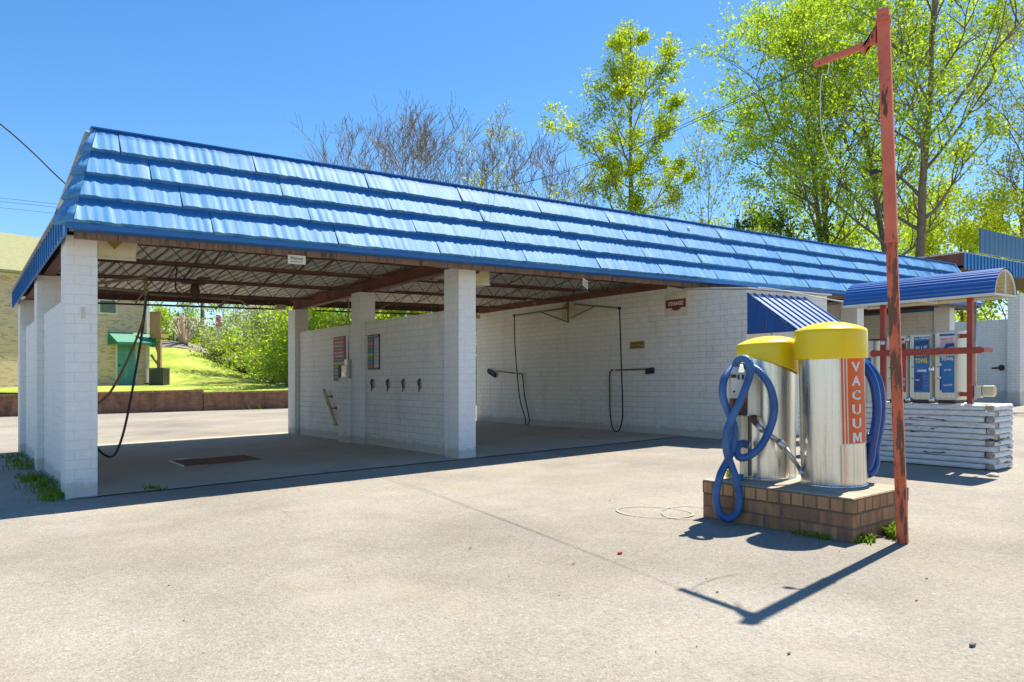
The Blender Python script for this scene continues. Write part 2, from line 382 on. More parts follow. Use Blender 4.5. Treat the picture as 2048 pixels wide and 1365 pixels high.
# ------------------------------------------------------------------ the car wash building
B = thing('car_wash_building', (.96, 8.98, 0), 'long white painted brick car wash with a blue metal mansard roof and open bays', 'building')
PX = [.96, 5.79]                                # left faces of the bay columns
DEPTH = [(8.98, 9.38), (12.19, 12.55), (15.3, 15.7)]
TOPZ = [2.747, 2.70, 2.64]
def colm(x, k, z1=None, x1=None):
    m = MB(); m.box(x, x1 or x+.295, DEPTH[k][0], DEPTH[k][1], -.1, z1 or TOPZ[k])
    return m.build('column', M['smooth_brick'], B, bevel=.008)
for x in PX + [16.6, 21.3]:
    for k in range(3): colm(x, k)
def bay_wall(x, z1=2.16, mt='white_brick'):
    for (a, b) in ((9.38, 12.19), (12.55, 15.3)):
        m = MB(); m.box(x, x+.105, a, b, -.1, z1); m.build('wall', M[mt], B, bevel=.006)
bay_wall(1.045, 2.16, 'smooth_brick'); bay_wall(5.885); bay_wall(16.69, 2.66); bay_wall(21.39, 2.66)
# shoulder of brick that carries the coin box
m = MB(); m.box(5.70, 5.885, 12.55, 12.9, -.1, 1.18); m.build('brick_shoulder', M['white_brick'], B, bevel=.006)
# equipment room
RX0, RX1, RY0, RY1 = 10.65, 13.1, 7.67, 15.7
m = MB()
m.prism([(RY0, -.1), (RY1, -.1), (RY1, 2.70), (9.5, 2.79), (8.95, 2.66), (RY0, 2.53)], 'x', RX0, RX0+.2)
m.build('wall', M['white_brick'], B, bevel=.006)
m = MB(); m.box(RX0+.2, RX1, RY0, RY0+.2, -.1, 2.53); m.build('wall', M['white_brick'], B)
m = MB(); m.prism([(RY0+.2, -.1), (RY1, -.1), (RY1, 2.70), (9.5, 2.7), (8.95, 2.66), (RY0+.2, 2.53)], 'x', RX1-.2, RX1); m.build('wall', M['white_brick'], B)
m = MB(); m.prism([(RY0-.07,2.533), (8.95,2.665), (8.95,2.69), (RY0-.07,2.56)], 'x', RX0-.05, RX1+.05); m.build('room_roof', M['white_metal'], B, bevel=.004)
m = MB(); m.box(RX0+.7, RX1-.5, RY0-.03, RY0+.004, .0, 2.02); m.build('service_door', M['white_metal'], B)
# roof beams over each row of columns, sloping to the rear
def zr(y, z0): return z0 - .0165*(y-8.98)
for x in (1.0, 5.85, 16.65, 21.35):
    m = MB()
    for (za, zb, hw) in ((2.745, 2.76, .07), (2.76, 2.945, .012), (2.945, 2.96, .07)):
        y0, y1 = 8.75, 15.8
        m.add([(x+.1-hw,y0,zr(y0,za)),(x+.1+hw,y0,zr(y0,za)),(x+.1+hw,y1,zr(y1,za)),(x+.1-hw,y1,zr(y1,za)),
               (x+.1-hw,y0,zr(y0,zb)),(x+.1+hw,y0,zr(y0,zb)),(x+.1+hw,y1,zr(y1,zb)),(x+.1-hw,y1,zr(y1,zb))],
              [(0,3,2,1),(4,5,6,7),(0,1,5,4),(1,2,6,5),(2,3,7,6),(3,0,4,7)])
    m.build('roof_beam', M['rust_beam'], B)
m = MB(); m.box(RX0-.012, RX0+.06, 9.4, 15.6, 2.72, 2.86); m.build('roof_beam', M['rust_beam'], B)
# open web joists
JY = [9.07, 10.42, 11.93, 13.62, 15.58]
def joist(y, xa, xb):
    m = MB(); zt = zr(y, 2.985); zb = zt - .245; n = int((xb-xa)/.185)
    for s_ in (-1, 1):
        m.box(xa, xb, y+s_*.012-.011+s_*.010, y+s_*.012+.011+s_*.010, zt-.034, zt-.004)
        m.box(xa+.35, xb-.35, y+s_*.020-.010, y+s_*.020+.010, zb, zb+.03)
    pts = []
    for i in range(n+1):
        x = xa + (xb-xa)*i/n; pts.append((x, y, zt-.02 if i % 2 == 0 else zb+.015))
    for a, b in zip(pts, pts[1:]): m.tube([a, b], .0065, 5, caps=False)
    return m.build('joist', M['rust'], B)
for y in JY:
    joist(y, 1.15, 5.87); joist(y, 6.0, 10.62); joist(y, 13.1, 16.7); joist(y, 16.85, 21.4)
# diagonal bridging angles between the joists
for xq in (2.7, 4.2, 7.6, 9.2):
    m = MB()
    for a, b in zip(JY, JY[1:]):
        m.bar((xq, a, zr(a,2.95)), (xq+.1, b, zr(b,2.76)), .03, .006)
    m.build('bridging', M['rust'], B)
# corrugated deck
m = MB(); xr = []; x = .95; k = 0
prof = [(0,0),(.085,0),(.09,.09),(.135,.09),(.14,0)]
while x < 21.75:
    for dx, dz in prof[:-1]: xr.append((x+dx, dz))
    x += .145
Y0, Y1 = 8.62, 15.98
P_ = [(x, Y0, zr(Y0,3.0)+dz) for x, dz in xr] + [(x, Y1, zr(Y1,3.0)+dz) for x, dz in xr]
n_ = len(xr)
m.add(P_, [(i, n_+i, n_+i+1, i+1) for i in range(n_-1)])
m.build('roof_deck', M['galv'], B, solid=.002)
m = MB(); 
m.add([(.95,Y0,zr(Y0,3.07)),(21.75,Y0,zr(Y0,3.07)),(21.75,Y1,zr(Y1,3.07)),(.95,Y1,zr(Y1,3.07))], [(0,1,2,3)])
m.build('roof_membrane', M['cement'], B)

# mansard: front face rises from the eave line to the ridge
EX0, EX1, TX0, TX1 = .966, 21.9, 1.25, 21.55
EY, TY, EZ, TZ = 8.45, 8.99, 2.785, 3.895
mf = MB()   # hidden backing
mf.add([(EX0,EY+.02,EZ),(EX1,EY+.02,EZ),(TX1,TY+.02,TZ-.01),(TX0,TY+.02,TZ-.01),(TX0,TY+.06,TZ-.01),(TX1,TY+.06,TZ-.01),(EX1,TY+.45,3.0),(EX0,TY+.45,3.0)],
       [(0,1,2,3),(3,2,5,4),(4,5,6,7),(0,3,4,7),(1,6,5,2)])
mf.build('parapet_frame', M['blue_ribbed'], B)
sl = Vector((0, TY-EY, TZ-EZ)); SLn = sl.length; sl.normalize(); nrm = Vector((0, -sl.z, sl.y))
ROWS = 4; RH = SLn/ROWS
seam0 = [1.45, 1.72, 2.0, 2.28]
def wob(x, k): return noise.noise(Vector((x*1.7, k*7.1, 0)))
for r in range(ROWS):                              # r = 0 is the top course
    k = ROWS-1-r
    lip_shade = {}; m = MB(); s0 = k*RH; s1 = s0 + RH*1.02
    xa_b = EX0 + (TX0-EX0)*(s0/SLn) ; xb_b = EX1 + (TX1-EX1)*(s0/SLn)
    xa_t = EX0 + (TX0-EX0)*(min(s1,SLn)/SLn); xb_t = EX1 + (TX1-EX1)*(min(s1,SLn)/SLn)
    seams = [xa_b]; q = seam0[r]
    while q < xb_b-.15:
        seams.append(q); q += 1.43 + .012*math.sin(q*3)
    seams.append(xb_b)
    for si, (a, b) in enumerate(zip(seams, seams[1:])):
        n_ = max(3, int((b-a)/.021)); nv = 8; base = len(m.v)
        jit = .012*noise.noise(Vector((a*3.3, k, 5)))
        for i in range(n_+1):
            t = i/n_; x = a + (b-a-.006)*t
            ph = x*2*math.pi
            rib = -.007*max(0, 1-abs(noise.noise(Vector((x*10.5, k*5, 3))))*7) + .0016*math.sin(ph/.105 + 6*wob(x, k)) + .0065*noise.noise(Vector((x*9, k*3, 1))) + .0045*noise.noise(Vector((x*24, k, 2)))
            scal = .010*noise.noise(Vector((x*6.5, k*2.2, 9))) + jit
            over = .012*(1-t)                      # each panel laps the next one
            for j_ in range(nv):
                j = j_ if j_ < 3 else j_-1
                if j == 0: s_, o_ = s0-.006+scal, .002
                elif j == 1: s_, o_ = s0-.012+scal, .045+over
                elif j == 2: s_, o_ = s0-.010+scal, .0555+over+rib
                else:
                    tt = (j-2)/(nv-4); s_ = s0 + scal*(1-tt) + (s1-s0)*tt; o_ = .055+over - (.057+over)*tt*.95 + rib*(1-.4*tt)
                s_ = min(s_, SLn)
                f_ = s_/SLn; xl = EX0 + (TX0-EX0)*f_; xr_ = EX1 + (TX1-EX1)*f_
                xx = min(max(x, xl if si == 0 else x), xr_)
                if si == 0: xx = max(x, xl) if x < xl + .3 else x
                p = Vector((xx, EY, EZ)) + sl*s_ + nrm*o_
                m.v.append(p); lip_shade[len(m.v)-1] = max(0, (s_-s0)/RH)
        for i in range(n_):
            for j in range(nv-1):
                if j == 2: continue
                A = base+i*nv+j; Bq = base+(i+1)*nv+j
                uv = []
                for idx in (A, Bq, Bq+1, A+1):
                    p = m.v[idx]; uv.append((p.x + k*3.7 + a*1.3, p.z))
                m.face((A, Bq, Bq+1, A+1), uv, j >= 3)
    # the course turns the left corner in a short return
    f0, f1 = s0/SLn, min(s1, SLn)/SLn
    def ret(f, t): 
        fx = EX0+(TX0-EX0)*f; fy = EY+(TY-EY)*f; fz = EZ+(TZ-EZ)*f
        bx = .835 + (1.195-.835)*f; by = 8.60 + (9.02-8.60)*f
        return Vector((fx+(bx-fx)*t, fy+(by-fy)*t*t, fz-.02*t))
    n_ = 10; nv = 5; base = len(m.v)
    for i in range(n_+1):
        t = i/n_
        for j in range(nv):
            tt = max(0, (j-1)/(nv-2)); f = f0 + (f1-f0)*tt
            o_ = (.0 if j == 0 else .055*(1-tt*.95)) + .003*math.sin(t*22+k)
            p = ret(f, t); out = Vector((-.75, -.55, .3)).normalized(); fw = Vector((0,-.9,.43))
            dirv = (fw*(1-t)**2 + out*(1-(1-t)**2)).normalized()
            m.v.append(p + dirv*o_ + Vector((0,0,.006*math.sin(t*9+k) - (.01 if j <= 1 else 0))))
    for i in range(n_):
        for j in range(nv-1):
            A = base+i*nv+j; Bq = base+(i+1)*nv+j
            m.face((A, A+1, Bq+1, Bq), [(m.v[q].y+k*2, m.v[q].z) for q in (A, A+1, Bq+1, Bq)], True)
    o_c = m.build('shingle_course', M['tile'], B); at_ = o_c.data.attributes.new('lip_shade', 'FLOAT', 'POINT'); at_.data.foreach_set('value', [lip_shade.get(i, 0.) for i in range(len(m.v))])
# ridge cap, hips, eave trim
m = MB(); m.bar((TX0-.06, TY+.02, TZ+.0), (TX1+.05, TY+.02, TZ+.0), .10, .018)
m.build('ridge_cap', M['blue'], B)
m = MB()
for (ex, tx, sg) in ((EX1, TX1, 1),):
    m.add([(ex-.33,EY-.045,EZ-.01),(ex+.03,EY-.045,EZ-.01),(tx+.03,TY-.035,TZ),(tx-.05,TY-.035,TZ),(ex+.03,EY+.6,EZ),(tx+.03,TY+.1,TZ)],
          [(0,1,2,3),(1,4,5,2)])
m.build('hip_trim', M['blue'], B)
m = MB(); m.bar((.93, 9.72, 2.91), (1.20, 9.08, 3.87), .012, .10, up=(1,0,0))
m.build('end_trim', M['galv'], B)
m = MB(); m.box(EX0-.06, EX1, EY-.012, EY+.035, EZ-.06, EZ-.004); m.box(EX0-.02, EX1, EY+.035, EY+.2, EZ-.06, EZ-.045)
m.build('eave_trim', M['blue'], B, bevel=.004)
m = MB()
for i in range(104):
    xq = 1.0 + i*.2
    m.box(xq, xq+.196, EY+.2 + .006*(i % 2), EY+.235, 2.655 + .01*random.random(), 2.80)
m.build('fascia_board', M['wood_fascia'], B)
# blue ribbed side fascia, left and right, and a plain one at the rear
def ribbed(name, pts_fn, n, mt):
    mm = MB()
    for i in range(n): pts_fn(mm, i)
    return mm.build(name, mt, B)
def side(x, sg):
    mm = MB(); y = EY+.03; i = 0
    while y < 15.95:
        y2 = min(y+.24, 15.98); za = 2.655; zb = 2.93
        z0, z1 = zr(y, za)+.005, zr(y2, za)+.005; t0, t1 = zr(y, zb), zr(y2, zb)
        for (ya, yb, o) in ((y, y2-.014, 0), (y2-.014, y2, .014)):
            q = lambda yy, a, b: a + (b-a)*(yy-y)/(y2-y)
            xo = x + sg*(o+.0)
            xi = x - sg*.02
            mm.add([(xo,ya,q(ya,z0,z1)),(xo,yb,q(yb,z0,z1)),(xo,yb,q(yb,t0,t1)),(xo,ya,q(ya,t0,t1)),
                    (xi,ya,q(ya,z0,z1)),(xi,yb,q(yb,z0,z1)),(xi,yb,q(yb,t0,t1)),(xi,ya,q(ya,t0,t1))],
                   [(0,1,2,3),(4,7,6,5),(0,4,5,1),(3,2,6,7),(0,3,7,4),(1,5,6,2)])
        y = y2
    return mm.build('side_fascia', M['blue_ribbed'], B)
side(.90, -1); side(21.82, 1)
m = MB(); m.add([(.86,EY+.6,2.945),(1.0,EY+.6,2.955),(1.0,16,2.845),(.86,16,2.835),(.86,EY+.6,2.925),(1.0,EY+.6,2.925),(1.0,16,2.82),(.86,16,2.815)],
      [(0,1,2,3),(4,7,6,5),(0,3,7,4),(1,5,6,2),(0,4,5,1),(3,2,6,7)])
m.build('drip_edge', M['galv'], B)
m = MB(); m.box(.93, 21.8, 15.99, 16.03, 2.76, 2.90); m.build('rear_fascia', M['rust'], B)
# deep blue awning over the change window
aw = MB(); ax0, ax1 = 10.66, 12.35; yb, yf = 7.665, 6.76; zt, zl, zb_ = 2.46, 1.81, 1.9
nr = 8
for i in range(nr):
    xa = ax0 + (ax1-ax0)*i/nr; xb = ax0 + (ax1-ax0)*(i+1)/nr
    aw.add([(xa,yb,zt),(xb-.03,yb,zt),(xb-.03,yf,zl),(xa,yf,zl),(xa,yb,zt-.012),(xb-.03,yb,zt-.012),(xb-.03,yf,zl-.012),(xa,yf,zl-.012)],
           [(0,3,2,1),(4,5,6,7),(3,7,6,2)])
for i in range(nr):
    xb = ax0 + (ax1-ax0)*(i+1)/nr; aw.bar((xb-.017,yb,zt+.012), (xb-.017,yf-.005,zl+.012), .022, .024)
aw.bar((ax0+.012,yb,zt+.01), (ax0+.012,yf-.01,zl+.008), .03, .02)
for k in range(nr):
    for q in range(3): aw.mi[k*3+q] = 0
for q in range(nr*3, len(aw.f)): aw.mi[q] = 1
aw.build('change_window_awning', [mat('chalky_glare_blue', (.36,.42,.62), .4, col2=(.22,.28,.52), scale=3, stretch=(1,.4,.4)), M['blue_awn']], B)  # pale pans: sun glare coloured into the blue, plus chalky fading
m = MB()
for i in range(5):
    ya = yb - (yb-yf)*i/5; yc = yb - (yb-yf)*(i+1)/5
    f0 = (yb-ya)/(yb-yf); f1 = (yb-yc)/(yb-yf)
    m.prism([(ya-.006, zl-.005), (yc+.006, zl-.005), (yc+.006, zt+(zl-zt)*f1-.02), (ya-.006, zt+(zl-zt)*f0-.02)], 'x', ax0-.004-.006*(i % 2), ax0+.012)
m.prism([(yb, zl-.03), (yf-.01, zl-.03), (yf-.01, zl), (yb, zl)], 'x', ax0-.01, ax0+.014)
m.box(ax0, ax1, yf-.012, yf+.006, zl-.035, zl+.004)
m.build('awning_side_panel', M['blue_awn'], B)
# little lamp bulbs on the roof edge
for (u, y) in ((1377, 452), (1648, 498)):
    p = onY(u, y+6, TY-.12); m = MB(); m.ball(p, .035); m.tube([p, p+Vector((0,.06,-.05))], .014, 6); m.build('roof_lamp', M['white_metal'], B)
# white conduit from the roof towards the vending stand
# ================================================================== objects
M['orange_paint'] = mat('faded_orange_red_paint', (.72,.17,.085), .6, col2=(.50,.11,.065), scale=5, spots=(.10,.035,.02), spotscale=7, spotlo=.585, spotstretch=(3,3,.7), bump=.15)
M['red_paint'] = mat('rust_red_paint', (.40,.05,.02), .45, col2=(.28,.035,.02), scale=9, spots=(.12,.04,.02), spotscale=18, spotlo=.66)
M['yellow'] = mat('yellow_fibreglass', (.88,.64,.006), .32, col2=(.80,.57,.006), scale=2.5, spots=(.45,.38,.03), spotscale=5, spotlo=.70)
def steelmat(name, base, rough, streak=1.0, metal=1.0, grime=(.28,.20,.11), glo=.60):
    m, nt, P = newmat(name); P.inputs['Metallic'].default_value = metal
    v = coords(nt, 'Object', (26, 26, .5)); n = N(nt, "ShaderNodeTexNoise", Scale=1.0, Detail=5, Roughness=.7); nt.links.new(v, n.inputs[0])
    c = ramp(nt, n.outputs[0], [(.3, tuple(x*.62 for x in base)), (.5, base), (.7, tuple(min(1,x*1.15) for x in base))])
    v2 = coords(nt, 'Object', (9, 9, 1.1)); n2 = N(nt, "ShaderNodeTexNoise", Scale=1.0, Detail=7, Roughness=.7); nt.links.new(v2, n2.inputs[0])
    c = mixc(nt, ramp(nt, n2.outputs[0], [(glo, (0,0,0)), (glo+.14, (.7,.7,.7))]), c, grime)
    nt.links.new(c, P.inputs['Base Color'])
    r = ramp(nt, n.outputs[0], [(.25, g3(rough*.75)), (.75, g3(rough*1.4))]); nt.links.new(r, P.inputs['Roughness'])
    b = N(nt, "ShaderNodeBump", Strength=.12*streak, Distance=.01); nt.links.new(n.outputs[0], b.inputs['Height']); nt.links.new(b.outputs[0], P.inputs['Normal'])
    return m
M['stainless'] = steelmat('stainless_drum', (.66,.64,.60), .26)
M['cabinet'] = steelmat('aluminium_cabinet', (.62,.59,.50), .42, .3, .75, glo=.7)
M['chrome'] = mat('chrome', (.72,.72,.72), .15, metal=1, scale=9)
M['orange_label'] = mat('orange_label', (.74,.13,.008), .55, col2=(.66,.11,.008), scale=4)
M['label_white'] = mat('white_lettering', (.80,.79,.76), .55)
M['sign_white'] = mat('aged_white_sign', (.72,.67,.52), .55, col2=(.60,.52,.36), scale=3)
M['maroon'] = mat('maroon_paint', (.22,.035,.02), .5)
M['label_blue'] = mat('blue_label', (.012,.16,.42), .4)
M['label_navy'] = mat('navy_label', (.015,.06,.26), .4)
M['label_red'] = mat('red_label', (.55,.03,.04), .4)
M['label_pink'] = mat('pale_label', (.68,.62,.68), .45)
M['label_coral'] = mat('coral_print', (.72,.25,.20), .45)
M['label_yellow'] = mat('yellow_print', (.80,.60,.05), .45)
M['label_dark'] = mat('near_black_print', (.03,.03,.04), .5)
M['label_purple'] = mat('magenta_print', (.35,.03,.22), .45)
def hosemat():
    m, nt, P = newmat('blue_vacuum_hose'); P.inputs['Roughness'].default_value = .5
    v = coords(nt, 'Object'); n = N(nt, "ShaderNodeTexNoise", Scale=7, Detail=3); nt.links.new(v, n.inputs[0])
    nt.links.new(ramp(nt, n.outputs[0], [(.35, (.022,.085,.26)), (.7, (.06,.16,.34))]), P.inputs['Base Color'])
    return m
M['hose'] = hosemat()
M['hose_deep'] = mat('deep_blue_hose', (.008,.06,.27), .28, col2=(.006,.045,.20), scale=5)
def logmat():
    m, nt, P = newmat('peeling_white_timber'); P.inputs['Roughness'].default_value = .75
    v = coords(nt, 'Object', (1, 1, 6)); n = N(nt, "ShaderNodeTexNoise", Scale=2.0, Detail=9, Roughness=.75); nt.links.new(v, n.inputs[0])
    nb = N(nt, "ShaderNodeTexNoise", Scale=16, Detail=6); nt.links.new(coords(nt,'Object',(1,.6,3)), nb.inputs[0])
    c = ramp(nt, nb.outputs[0], [(.3, (.60,.59,.55)), (.6, (.76,.75,.73))])
    c = mixc(nt, ramp(nt, n.outputs[0], [(.575, (0,0,0)), (.61, (1,1,1))]), c, (.06,.04,.025))
    nt.links.new(c, P.inputs['Base Color'])
    b = N(nt, "ShaderNodeBump", Strength=.4, Distance=.01); nt.links.new(nb.outputs[0], b.inputs['Height']); nt.links.new(b.outputs[0], P.inputs['Normal'])
    return m
M['log'] = logmat()
M['log_end'] = mat('weathered_timber_end', (.55,.50,.42), .9, col2=(.09,.06,.04), scale=30, amt=.7)

# ------------------------------------------------------------------ brick plinth of the vacuums
PXa, PXb, PYa, PYb, PZ = 4.98, 5.76, 2.72, 4.01, .3088
pl = thing('brick_plinth', (5.37, 3.36, 0), 'low brown brick plinth under the two yellow topped vacuums', 'plinth')
m = MB(); m.box(PXa, PXb, PYa, PYb, -.05, .2032); m.build('brick_courses', M['brick'], pl, bevel=.005)
m = MB(); m.box(PXa-.004, PXb+.004, PYa-.004, PYb+.004, .2032, .3048); m.build('rowlock_course', M['rowlock'], pl, bevel=.006)
m = MB(); m.box(PXa+.003, PXb-.003, PYa+.003, PYb-.003, PZ-.006, PZ); m.build('plinth_top', M['top_brick'], pl)
# ------------------------------------------------------------------ vacuums
def vac_frame(c, lean=(0,0)):
    return Matrix.Translation(Vector(c)) @ Matrix(((1,0,lean[0],0),(0,1,lean[1],0),(0,0,1,0),(0,0,0,1)))
vR = Vector((5.545, 3.19, PZ)); vL = Vector((5.50, 3.755, PZ))
def lathe_at(mb, Mx, prof, seg=48, smooth=True, a0=0, a1=2*math.pi, sharp=()):
    b = len(mb.v); mb.lathe((0,0,0), prof, seg, None, smooth, a0, a1, sharp)
    for i in range(b, len(mb.v)): mb.v[i] = Mx @ mb.v[i]
R_ = .2385
# direction from the camera to the right-hand drum, used to say which side of the drum is which
def wrapper(Mx, r):
    def f(ang, z): return Mx @ Vector((r*math.cos(ang), r*math.sin(ang), z))
    return f
# right drum
MR = vac_frame(vR, (-.022, .012))
va = thing('vacuum', (vR.x, vR.y, PZ), 'stainless vacuum drum with an orange VACUUM label and a level yellow cap', 'vacuum cleaner', 'coin vacuums on the brick plinth')
m = MB(); lathe_at(m, MR, [(R_,0),(R_,.03),(R_,.5),(R_,1.02)], 64); lathe_at(m, MR, [(R_+.006,0),(R_+.006,.012),(R_,.014)], 64)
m.build('drum', M['stainless'], va)
m = MB(); lathe_at(m, MR, [(R_+.004,.972),(.262,.972),(.265,.98),(.267,1.175),(.265,1.192),(.258,1.202),(.20,1.228),(.12,1.251),(.05,1.261),(.001,1.263)], 64, sharp=(0,))
m.build('cap', M['yellow'], va)
view = math.atan2(-vR.y, -vR.x)               # facing the lens side
def va_ang(deg): return view + math.radians(deg)    # + = to the right in the picture
fR = lambda rr: wrapper(MR, rr)
def patch(mb, F, d0, d1, z0, z1, nseg=14):
    b = len(mb.v)
    for i in range(nseg+1):
        a = va_ang(d0 + (d1-d0)*i/nseg)
        mb.v.append(F(a, z0)); mb.v.append(F(a, z1))
    for i in range(nseg): mb.face((b+2*i, b+2*i+2, b+2*i+3, b+2*i+1), None, True)
m = MB(); F = fR(R_+.0015)
patch(m, F, 16.5, 20.5, .33, .99, 3); patch(m, F, 22.5, 26, .33, .99, 3); patch(m, F, 28, 76, .33, .99)
m.build('orange_label', M['orange_label'], va)
m = MB(); F = fR(R_+.0012); patch(m, F, 14.5, 80, .322, .985); m.build('label_border', M['label_white'], va)
m = MB()
for i, ch in enumerate("VACUUM"):
    z0 = .905 - i*.1068 - .034
    if ch == 'M':
        lm = [(0,0),(0,1),(.28,1),(.5,.45),(.72,1),(1,1),(1,0),(.76,0),(.76,.60),(.58,.12),(.42,.12),(.24,.60),(.24,0)]
        b = len(m.v); m.v += [fR(R_+.0035)(va_ang(35.5 + 21.0*a), z0 + .074*q) for a, q in lm]
        m.face((b,b+12,b+11,b+1)); m.face((b+1,b+11,b+10,b+2)); m.face((b+2,b+10,b+9,b+3)); m.face((b+3,b+9,b+8,b+4)); m.face((b+4,b+8,b+5)); m.face((b+5,b+8,b+7,b+6)); continue
    m.text(ch, None, None, None, 1, 1, bold=(.012 if ch == 'M' else .035), wrap=lambda a, b, z0=z0: fR(R_+.0035)(va_ang(35.5 + 21.0*a), z0 + .074*b))
m.build('lettering', M['label_white'], va)
m = MB(); patch(m, fR(R_+.003), 12, 62, .03, .325); m.build('rivet_plate', M['stainless'], va)
m = MB()
for i in range(22): m.ball(fR(R_+.004)(va_ang(13.5), .045+i*.0125), .0035, 6)
m.build('rivet_strip', M['rust'], va)
# hoses of the right drum
def hose(mb, pts, r=.0335, seg=14, ribs=True):
    P = smooth_path(pts, 12); out = [P[0]]; acc = 0
    step = .0065
    # resample evenly so the ribs are even
    res = [P[0]]; carry = 0
    for a, b in zip(P, P[1:]):
        L = (b-a).length; t = step - carry
        while t <= L: res.append(a + (b-a)*(t/L)); t += step
        carry = L - (t-step)
    if ribs: rr = [r*(1.0 if i % 3 else .92) for i in range(len(res))]
    else: res = res[::4]; rr = [r]*len(res)
    mb.tube(res, rr, seg)
def c8(x, y, f): return at(1580 + x/3.59, 620 + y/3.59, f)
m = MB()
hose(m, [c8(470,380,5.98), c8(505,378,5.9), c8(560,440,5.86), c8(603,540,5.84), c8(622,660,5.83), c8(622,770,5.83), c8(605,880,5.83), c8(588,980,5.84), c8(575,1080,5.85), c8(545,1172,5.9)], .034, ribs=False)
hose(m, [c8(480,372,6.0), c8(545,392,5.98), c8(610,465,5.96), c8(645,560,5.95), c8(657,680,5.94), c8(650,800,5.93), c8(632,900,5.92), c8(612,1000,5.92), c8(612,1100,5.9), c8(585,1165,5.88), c8(548,1185,5.88)], .034, ribs=False)
hose(m, [c8(525,972,5.9), c8(545,945,5.86), c8(570,920,5.84), c8(590,880,5.83)], .030, ribs=False)
m.build('hose', M['hose_deep'], va)
m = MB(); m.tube([c8(512,985,6.0), c8(548,1005,5.9)], .03, 12); m.tube([c8(528,1060,6.0), c8(550,1075,5.9)], .022, 12)
m.build('hose_port', M['chrome'], va)
m = MB(); m.tube([c8(495,1270,5.72), c8(640,1300,5.6), c8(780,1300,5.62)], .011, 8); m.build('ground_conduit', M['steel'], va)
# left drum
ML = vac_frame(vL, (0, 0))
vb = thing('vacuum', (vL.x, vL.y, PZ), 'stainless vacuum drum with a crooked yellow cap and a knotted blue hose', 'vacuum cleaner', 'coin vacuums on the brick plinth')
RL = .224; m = MB(); lathe_at(m, ML, [(RL,0),(RL,.03),(RL,.5),(RL,1.06)], 64); lathe_at(m, ML, [(RL+.006,0),(RL+.006,.012),(RL,.014)], 64)
m.build('drum', M['stainless'], vb)
ax = Vector((.6, .8, 0))                       # tip about the line of sight
MT = Matrix.Translation(vL)
m = MB(); b = len(m.v)
lathe_at(m, MT, [(.236,.935),(.250,.935),(.253,.945),(.250,1.105),(.246,1.118),(.236,1.127),(.18,1.152),(.10,1.172),(.04,1.178),(.001,1.179)], 64, sharp=(0,))
for i in range(b, len(m.v)):                     # the skirt of this cap hangs lower on one side
    p = m.v[i]; s_ = (p-vL).dot(Vector((.8,-.6,0)))/.25; zl_ = p.z-vL.z; k_ = max(0, min(1, (1.13-zl_)/.19)); p.z -= (.085*s_*k_ - .012*s_*(1-k_))
m.build('cap', M['yellow'], vb)
def c7(x, y, f): return at(1420 + x/6.205, 780 + y/6.205, f)      # spots measured on the drum's own face
def c6(x, y, f): return at(1400 + x/2.437, 560 + y/2.437, f)
def plate(mb, P, depth):                       # four corners facing the lens, pushed back
    P = [Vector(p) for p in P]; d = Vector((.6,.8,0))*depth
    Q = [p + d for p in P]
    mb.add(P+Q, [(0,1,2,3),(7,6,5,4),(0,4,5,1),(1,5,6,2),(2,6,7,3),(3,7,4,0)])
m = MB(); plate(m, [c6(233,665,6.04), c6(296,665,6.04), c6(296,430,6.04), c6(233,430,6.04)], .2)
m.build('control_box', M['cabinet'], vb, bevel=.006)
m = MB(); plate(m, [c6(152,578,5.98), c6(220,578,5.98), c6(222,455,5.98), c6(150,455,5.98)], .16)
plate(m, [c6(150,455,5.975), c6(222,455,5.975), c6(212,412,6.03), c6(166,412,6.03)], .12)
cb = m.build('coin_box', M['white_metal'], vb, bevel=.008)
m = MB()
plate(m, [c6(153,478,5.974), c6(178,478,5.974), c6(178,461,5.974), c6(153,461,5.974)], .02)
m.build('coin_slot', M['dark'], cb)
for xx in (184, 205): m = MB(); plate(m, [c6(xx,486,5.974), c6(xx+9,486,5.974), c6(xx+9,462,5.974), c6(xx,462,5.974)], .02); m.build('coin_slot', M['dark'], cb)
m = MB(); m.ball(c6(166,545,5.975), .008, 8); m.build('lock', M['dark'], cb)
m = MB(); plate(m, [c6(160,662,6.06), c6(232,662,6.06), c6(232,578,6.06), c6(160,578,6.06)], .1); m.build('cradle', M['rust'], vb, bevel=.004)
m = MB(); plate(m, [c7(415,1080,6.16), c7(470,1080,6.16), c7(470,330,6.16), c7(415,330,6.16)], .1); m.build('side_strap', M['cabinet'], vb)
m = MB(); m.tube([c7(545,330,6.0), c7(545,380,5.98), c7(580,430,5.97)], [.026,.028,.022], 10); m.build('tool_holder', M['rust'], vb)
m = MB(); m.tube([c7(575,430,5.97), c7(660,510,5.95)], .024, 12); m.tube([c7(655,505,5.95), c7(850,640,5.93)], .020, 12)
m.tube([c7(845,635,5.93), c7(860,650,5.93), c7(925,710,5.92), c7(935,720,5.92)], [.024,.030,.030,.022], 12)
m.tube([c7(930,712,5.92), c7(1110,980,5.90)], .017, 12); m.tube([c7(1108,975,5.90), c7(1175,1080,5.89)], [.018,.024], 12)
m.build('suction_wand', M['steel'], vb)
